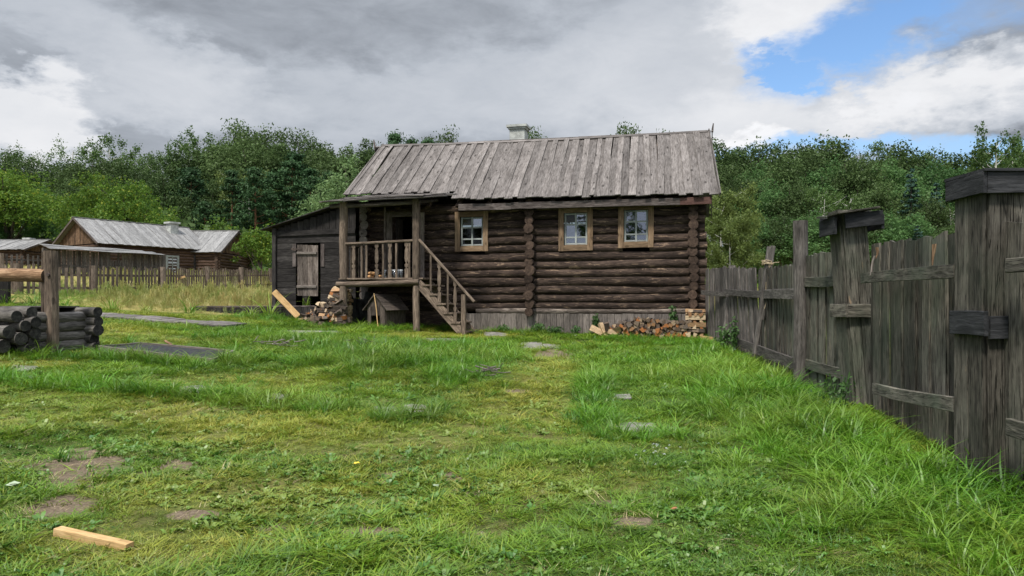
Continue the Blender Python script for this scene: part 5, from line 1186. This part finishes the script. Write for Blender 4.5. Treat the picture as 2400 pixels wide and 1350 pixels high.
def mk_spruce(h, w_, nl=24, nb=11, per=26, size=.34, kind='spruce', power=.85):
    Pn = []; Dn = []
    for i in range(nl):
        t = i / nl; z = h * (.04 + .96 * t); R_ = w_ / 2 * (1 - t) ** power + .12
        for q in range(max(4, int(nb * (1 - t * .6)))):
            a = random.uniform(0, 6.28); r_ = R_ * random.uniform(.75, 1.1); s = rng.uniform(.08, 1, per) ** .8; sp_ = rng.normal(0, .10 * R_ + .05, per) * s
            x = (r_ * s) * math.cos(a) - sp_ * math.sin(a); y = (r_ * s) * math.sin(a) + sp_ * math.cos(a); zz = z - .22 * r_ * s + .16 * r_ * s ** 3 + rng.normal(0, .06, per) - np.abs(sp_) * .3
            Pn.append(np.stack([x, y, zz], -1)); Dn.append(np.tile((math.cos(a), math.sin(a), .2), (per, 1)))
    P, D = np.concatenate(Pn), np.concatenate(Dn); return leaves(P, D, size, ML[kind], 'crown', .3, .25, 1.9), trunk_mesh(h * .97, h * .012, MT['bark'])
PRO = {'oak': [(16, mk_broad('oak', 16, 11)), (16, mk_broad('oak', 16, 9.5, .18, 120, 100, .28, .11)), (16, mk_broad('oak', 16, 12, .15, 130, 105, .32, .115))],
       'green': [(14, mk_broad('green', 14, 10, .12, 120, 100, .28, .11)), (14, mk_broad('green', 14, 9, .1, 100, 100, .28, .12))],
       'birch': [(18, mk_birch(18, 8.5)), (18, mk_birch(18, 7, 50, 70))], 'airy': [(18, mk_birch(18, 8, 44, 34, .22))],
       'pine': [(16, mk_pine(16, 9)), (16, mk_pine(16, 8, .25))], 'bluepine': [(13, mk_pine(13, 8.5, .06, 'pine', 130, 15, .26))],
       'spruce': [(15, mk_spruce(15, 6.5))], 'bright': [(7, mk_broad('bright', 7, 9, .05, 170, 85, .17, .075, shell=.4)), (7, mk_broad('bright', 7, 8, .05, 150, 85, .17, .08, shell=.4))],
       'pale': [(8, mk_broad('pale', 8, 6, .1, 90, 80, .17, .10, shell=.2))], 'willow': [(9, mk_birch(9, 6.5, 90, 110, .17, 'willow', .02))], 'weebush': [(3, mk_broad('bright', 3, 2.8, .02, 50, 60, .12, .13, shell=.3))]}
KW = {'oak': 'rounded dark broadleaf tree', 'green': 'fresh green broadleaf tree', 'birch': 'feathery birch', 'airy': 'thin see-through birch', 'pine': 'dark layered pine', 'bluepine': 'bluish bushy pine', 'spruce': 'dark conical spruce', 'bright': 'bright yellow-green spreading tree', 'pale': 'pale silvery-green tree', 'willow': 'weeping olive-green birch', 'weebush': 'small light green bush'}
CATW = {'weebush': 'bush'}
NM = {'oak': 'broadleaf_tree', 'green': 'broadleaf_tree', 'birch': 'birch_tree', 'airy': 'birch_tree', 'pine': 'pine_tree', 'bluepine': 'pine_tree', 'spruce': 'spruce_tree', 'bright': 'broadleaf_tree', 'pale': 'broadleaf_tree', 'willow': 'birch_tree', 'weebush': 'bush'}
LM = [(60, 'at the left edge'), (130, 'left of the cottage gable'), (200, 'over the cottage gable peak'), (290, 'over the left cottage roof'), (380, 'over the long cottage roof'), (440, 'over the cottage chimney'),
      (520, 'over the roof of the small cottage'), (600, 'over the small cottage gable'), (670, 'over the shed corner'), (740, 'over the sloping shed roof'), (810, 'left of the porch roof'), (890, 'beside the cabin roof slope'), (1000, 'behind the left ridge end'), (1190, 'left of the cabin chimney'), (1400, 'right of the cabin chimney'), (1640, 'behind the right ridge end'),
      (1720, 'right beside the cabin gable'), (1800, 'above the sagging fence'), (1900, 'above the round fence post'), (1980, 'left of the leaning box post'), (2060, 'over the leaning post cap'), (2140, 'above the tall fence panel'), (2230, 'above the splintered board'), (2320, 'left of the near box post'), (2500, 'over the near box post')]
used_l = {}; made = {}; LOC = {}
def lm(px):
    for a, b in LM:
        if px <= a: return b
    return 'beyond the right edge'
def tree(kind, px, pyt, Yd, row, wf=1.0):
    """crown top at photo row pyt when standing Yd metres away"""
    x = (px - 1200) / FPX * Yd; g = float(terr(x, Yd)); ztop = EYE + (HOR - pyt) / FPX * Yd; h = max(1.2, ztop - g); vs = PRO[kind]; h0, (cm, tm) = random.choice(vs); s = h / h0
    lb = f"{KW[kind]} {lm(px)}, {row}"
    if lb in used_l:
        used_l[lb] += 1; q = used_l[lb]; side = ['second one', 'third one', 'fourth one', 'fifth one', 'sixth one'][min(q - 2, 4)]; lb = f"{KW[kind]} {lm(px)}, {row}, {side}"
    else: used_l[lb] = 1
    key = cm.name
    if key not in made:
        rt = empty(NM[kind], (x, Yd, g)); c = bpy.data.objects.new('crown', cm); COL.objects.link(c); c.parent = rt; t = bpy.data.objects.new('trunk', tm); COL.objects.link(t); t.parent = rt; made[key] = (rt, c, t)
    else:
        a, b, d = made[key]; rt = a.copy(); COL.objects.link(rt)
        for o in (b, d): q = o.copy(); COL.objects.link(q); q.parent = rt
    rt.location = (x, Yd, g - .1); rt.rotation_euler = (0, 0, random.uniform(0, 6.28)); ws = s * wf * random.uniform(.9, 1.1); rt.scale = (ws, ws, s)
    tag(rt, lb, CATW.get(kind, 'tree'), 'trees of the wood beyond the cottages and cabin' if px < 1650 else 'trees of the wood beyond the tall fence'); return rt
SKY, MID, FRO = 'on the skyline', 'middle row', 'front row'
# skyline, left
for a in ((-110, 320, 'birch'), (8, 318, 'birch'), (66, 322, 'airy'), (110, 352, 'airy'), (160, 308, 'airy'), (252, 303, 'birch'), (300, 345, 'birch'), (352, 345, 'birch'), (398, 335, 'birch'), (452, 287, 'birch'), (495, 320, 'birch'), (563, 303, 'oak'), (612, 316, 'oak'), (655, 322, 'oak'), (712, 325, 'oak'), (765, 348, 'oak'), (800, 342, 'birch'), (836, 330, 'birch'), (872, 345, 'oak')):
    tree(a[2], a[0], a[1], random.uniform(108, 118), SKY, 1.05 if a[2] != 'oak' else .85)
for a in ((40, 372, 'oak'), (130, 385, 'oak'), (200, 378, 'oak'), (285, 380, 'oak'), (350, 385, 'oak'), (420, 370, 'oak'), (470, 360, 'oak'), (530, 350, 'oak'), (590, 350, 'oak'), (640, 352, 'oak'), (690, 355, 'pine'), (750, 372, 'oak'), (815, 365, 'oak'), (865, 365, 'oak'), (905, 372, 'oak')):
    tree(a[2], a[0], a[1], random.uniform(98, 106), MID, 1.1)
for a in ((20, 440, 'oak'), (110, 440, 'green'), (170, 430, 'oak'), (250, 420, 'oak'), (330, 410, 'oak'), (395, 415, 'oak'), (448, 390, 'bluepine'), (500, 430, 'oak'), (545, 395, 'pine'), (586, 364, 'willow'), (598, 390, 'bluepine'), (640, 400, 'pine'), (685, 372, 'pine'), (728, 392, 'pine'), (775, 400, 'pine'), (840, 420, 'oak'), (480, 470, 'bluepine'), (560, 450, 'oak'), (620, 455, 'pine'), (670, 450, 'pine'), (700, 470, 'pine'), (430, 470, 'oak'), (760, 450, 'oak')):
    tree(a[2], a[0], a[1], random.uniform(82, 92), FRO, .95)
# behind the cabin ridge
for a in ((925, 305, 'pine', 60), (965, 318, 'pine', 62), (1003, 322, 'pine', 64), (1043, 322, 'oak', 66), (1130, 325, 'birch', 90), (1162, 322, 'birch', 90), (1243, 318, 'oak', 90), (1335, 313, 'spruce', 90), (1462, 310, 'oak', 90), (1560, 330, 'oak', 95), (1640, 350, 'oak', 100)): tree(a[2], a[0], a[1], a[3], SKY, .6)
# nearer small trees left
tree('bright', 20, 402, 72, 'nearer than the wood', 1.25); tree('bright', 225, 418, 64, 'nearer than the wood', .95); tree('bright', 300, 428, 63, 'nearer than the wood', 1.0); tree('green', 95, 480, 71, 'nearer than the wood', .9); tree('bright', -130, 420, 72, 'nearer than the wood', 1.1); tree('green', 345, 470, 68, 'nearer than the wood', .8); tree('green', -20, 500, 70, 'nearer than the wood', .9)
tree('pale', 822, 388, 42, 'standing close behind the shed', 1.1); tree('pale', 770, 440, 43, 'standing close behind the shed', 1.0)
tree('weebush', 530, 512, 64, 'peeping over the cottage roof', 1.3); tree('weebush', 612, 522, 56, 'standing by the shed corner', 1.0); tree('weebush', 590, 560, 60, 'standing by the shed corner', 1.2); tree('weebush', 448, 536, 66, 'peeping over the cottage roof', .8)
# right side wood
for a in ((1683, 345, 'oak'), (1702, 358, 'birch'), (1740, 360, 'oak'), (1768, 352, 'oak'), (1812, 352, 'oak'), (1866, 347, 'oak'), (1908, 338, 'oak'), (1958, 350, 'oak'), (2010, 358, 'birch'), (2062, 352, 'oak'), (2108, 344, 'oak'), (2146, 352, 'spruce'), (2178, 362, 'oak'), (2232, 368, 'birch'), (2290, 362, 'oak'), (2450, 330, 'oak'), (2540, 330, 'oak')):
    tree(a[2], a[0], a[1], random.uniform(104, 114), SKY, .95)
for a in ((1700, 395, 'oak'), (1770, 392, 'green'), (1835, 385, 'oak'), (1890, 378, 'oak'), (1945, 385, 'green'), (2000, 380, 'oak'), (2050, 385, 'birch'), (2100, 378, 'green'), (2200, 385, 'green'), (2260, 388, 'birch'), (2330, 390, 'oak'), (2420, 380, 'oak')): tree(a[2], a[0], a[1], random.uniform(90, 100), MID, 1.0)
for a in ((1745, 430, 'oak'), (1800, 425, 'green'), (1855, 440, 'oak'), (1925, 420, 'birch'), (1990, 430, 'birch'), (2060, 435, 'oak'), (2135, 385, 'spruce'), (2195, 420, 'spruce'), (2235, 455, 'birch'), (2180, 470, 'oak')): tree(a[2], a[0], a[1], random.uniform(72, 84), FRO, 1.0)
for a in ((1760, 520, 'green', 55), (1830, 510, 'oak', 55), (1900, 500, 'green', 54), (1960, 520, 'oak', 54), (2040, 490, 'oak', 54), (2110, 500, 'green', 52), (2150, 520, 'spruce', 48), (2230, 530, 'oak', 50), (2300, 500, 'oak', 50)): tree(a[2], a[0], a[1], a[3], 'low and near behind the fence', 1.3)
tree('willow', 1688, 392, 40, 'standing close behind the cabin corner', .9); tree('willow', 1712, 470, 38, 'standing close behind the cabin corner', .9); tree('birch', 2330, 276, 66, 'tall and nearer than the wood', .95); tree('birch', 2385, 300, 68, 'tall and nearer than the wood', 1.1)
# trees across the yard behind the viewer: the cabin panes mirror them
for kd, x_, y_, h_, lb in (('birch', -11.5, -19, 13, 'tall birch across the yard, mirrored in the third cabin window'), ('spruce', -14.8, -21, 9.5, 'spruce across the yard, mirrored at the edge of the middle window'), ('birch', -24.5, -20, 12, 'birch across the yard, mirrored in the left cabin window')):
    h0, (cm, tm) = PRO[kd][0]; s = h_ / h0; rt = empty(NM[kd], (x_, y_, float(terr(x_, y_))), lb, 'tree')
    for nm_, m_ in (('crown', cm), ('trunk', tm)): o = bpy.data.objects.new(nm_, m_); COL.objects.link(o); o.parent = rt
    rt.scale = (s, s, s)
# undergrowth that closes the foot of the wood
n = 60000; x = rng.uniform(-110, 110, n); yb_ = rng.uniform(70, 122, n); g = terr(x, yb_); hz_ = rng.uniform(0, 1, n) ** 1.3 * (3.5 + 2.5 * fbm(x, yb_, .15, 3, 5)); P = np.stack([x, yb_, g + hz_], -1); P = P[~((x > -3.5) & (x < -3.4))]
o = bpy.data.objects.new('undergrowth', leaves(P, sph(len(P)), .75, ML['oak'], 'undergrowth', .3)); COL.objects.link(o); tag(o, 'dark undergrowth filling the foot of the wood', 'undergrowth', kind='stuff')

# ------------------------------------------------------------------ small plants by the cabin
def leafplant(name, p, h, w_, n, size, mt, label, cat='plant', climb=False):
    d = sph(n); P = np.array(p) + d * np.array((w_ / 2, w_ / 2 * (.3 if climb else 1), h / 2)) * rng.uniform(.2, 1, (n, 1)) + np.array((0, 0, h / 2)); rt = empty(name, p, label, cat)
    me = leaves(P - np.array(p), d, size, mt, 'foliage', .3); o = bpy.data.objects.new('foliage', me); COL.objects.link(o); o.parent = rt
    mb = MB()
    for j in range(5): mb.log(Vector(p), Vector(p) + Vector((random.uniform(-.3, .3) * w_, random.uniform(-.1, .1) * w_, h * random.uniform(.6, .95))), .007, n=4, k_=5, cap=0)
    mb.build('stem', ML['green'], rt)
def wallp(px, v): q = HP(hu(px, v), v, 0); q.z = gz(q); return q
leafplant('climbing_plant', wallp(1396, -.22), .55, .24, 420, .05, ML['green'], 'narrow climbing plant growing up the skirting left of the low log stack', climb=True)
leafplant('nettle_plant', wallp(1577, -.25), .86, .26, 150, .09, ML['green'], 'tall leafy nettle growing behind the right part of the log stack')
for px, h, w_, lb in ((1262, .3, .45, 'low leafy weed at the skirting right of the stairs'), (1300, .22, .5, 'flat leafy weed at the skirting below the cross wall'), (1350, .25, .3, 'small leafy weed at the skirting left of the climbing plant'), (1180, .2, .35, 'small leafy weed beside the foot of the stairs'), (1420, .25, .2, 'small weed between the climbing plant and the upright logs')): leafplant('leafy_weed', wallp(px, -.3), h, w_, 160, .055, ML['green'], lb)
for px, Y_, h, w_, lb in ((1712, 15.0, .55, .4, 'tall weed at the foot of the sagging fence panels'), (1735, 14.2, .75, .18, 'slender upright weed before the sagging fence'), (1985, 8.4, .45, .55, 'nettle clump at the foot of the leaning box post')):
    x_ = (px - 1200) / FPX * Y_; leafplant('fence_weed', Vector((x_ - .12, Y_, gz(Vector((x_, Y_, 0))))), h, w_, 200, .06 if Y_ > 10 else .05, ML['green'], lb)
# ------------------------------------------------------------------ small litter and stalks
def fallen(px, py, col, sz, lb):
    p = gp(px, py); me = leaves(np.array([(0, 0, .045), (.006, .004, .05)]), np.array([(0, 0, 1.), (0, 0, 1.)]), sz * 1.25, col, 'fallen_leaf', 3.0, 0, 1.3); o = bpy.data.objects.new('fallen_leaf', me); COL.objects.link(o); o.location = p; tag(o, lb, 'leaf')
LY = plain('yellow_leaf', (.55, .42, .04), .8, .2, 40); LB = plain('brown_leaf', (.24, .11, .045), .8, .3, 40); LP = plain('silver_leaf', (.30, .36, .24), .8, .15, 30)
fallen(834, 1099, LY, .055, 'single yellow leaf on the lawn left of the centre'); fallen(1946, 1140, LB, .07, 'curled brown leaf in the grass before the near fence'); fallen(28, 1150, LP, .09, 'pale green upturned leaf beside the bare soil at the left edge'); fallen(1022, 1152, LP, .06, 'pale leaf on the mown grass below the centre'); fallen(1580, 1208, LB, .05, 'small brown leaf on the straw patch at the lower right'); fallen(1350, 790, LP, .07, 'small pale scrap in the grass before the skirting')
for cx, cy, sx, lb in ((640, 815, .9, 'tangle of dead brown twigs on the overgrown bed left of the mound'), (1140, 882, .5, 'bunch of dry brown stems at the right side of the mound'), (1700 // 2, 812, .8, 'thin dead twigs lying across the top of the mound')):
    c = gp(cx, cy); mb = MB()
    for j in range(16):
        a = random.uniform(0, 6.28); q = c + Vector((random.uniform(-.4, .4) * sx, random.uniform(-.25, .25) * sx, 0)); q.z = gz(q) + random.uniform(.03, .12); e = q + Vector((math.cos(a) * .22, math.sin(a) * .1, random.uniform(-.02, .08))); mb.log(q, e, random.uniform(.005, .01), n=2, k_=5, cap=0, wob=.008)
    tag(mb.build('dead_twigs', M['skirt'], None, c), lb, 'twigs')
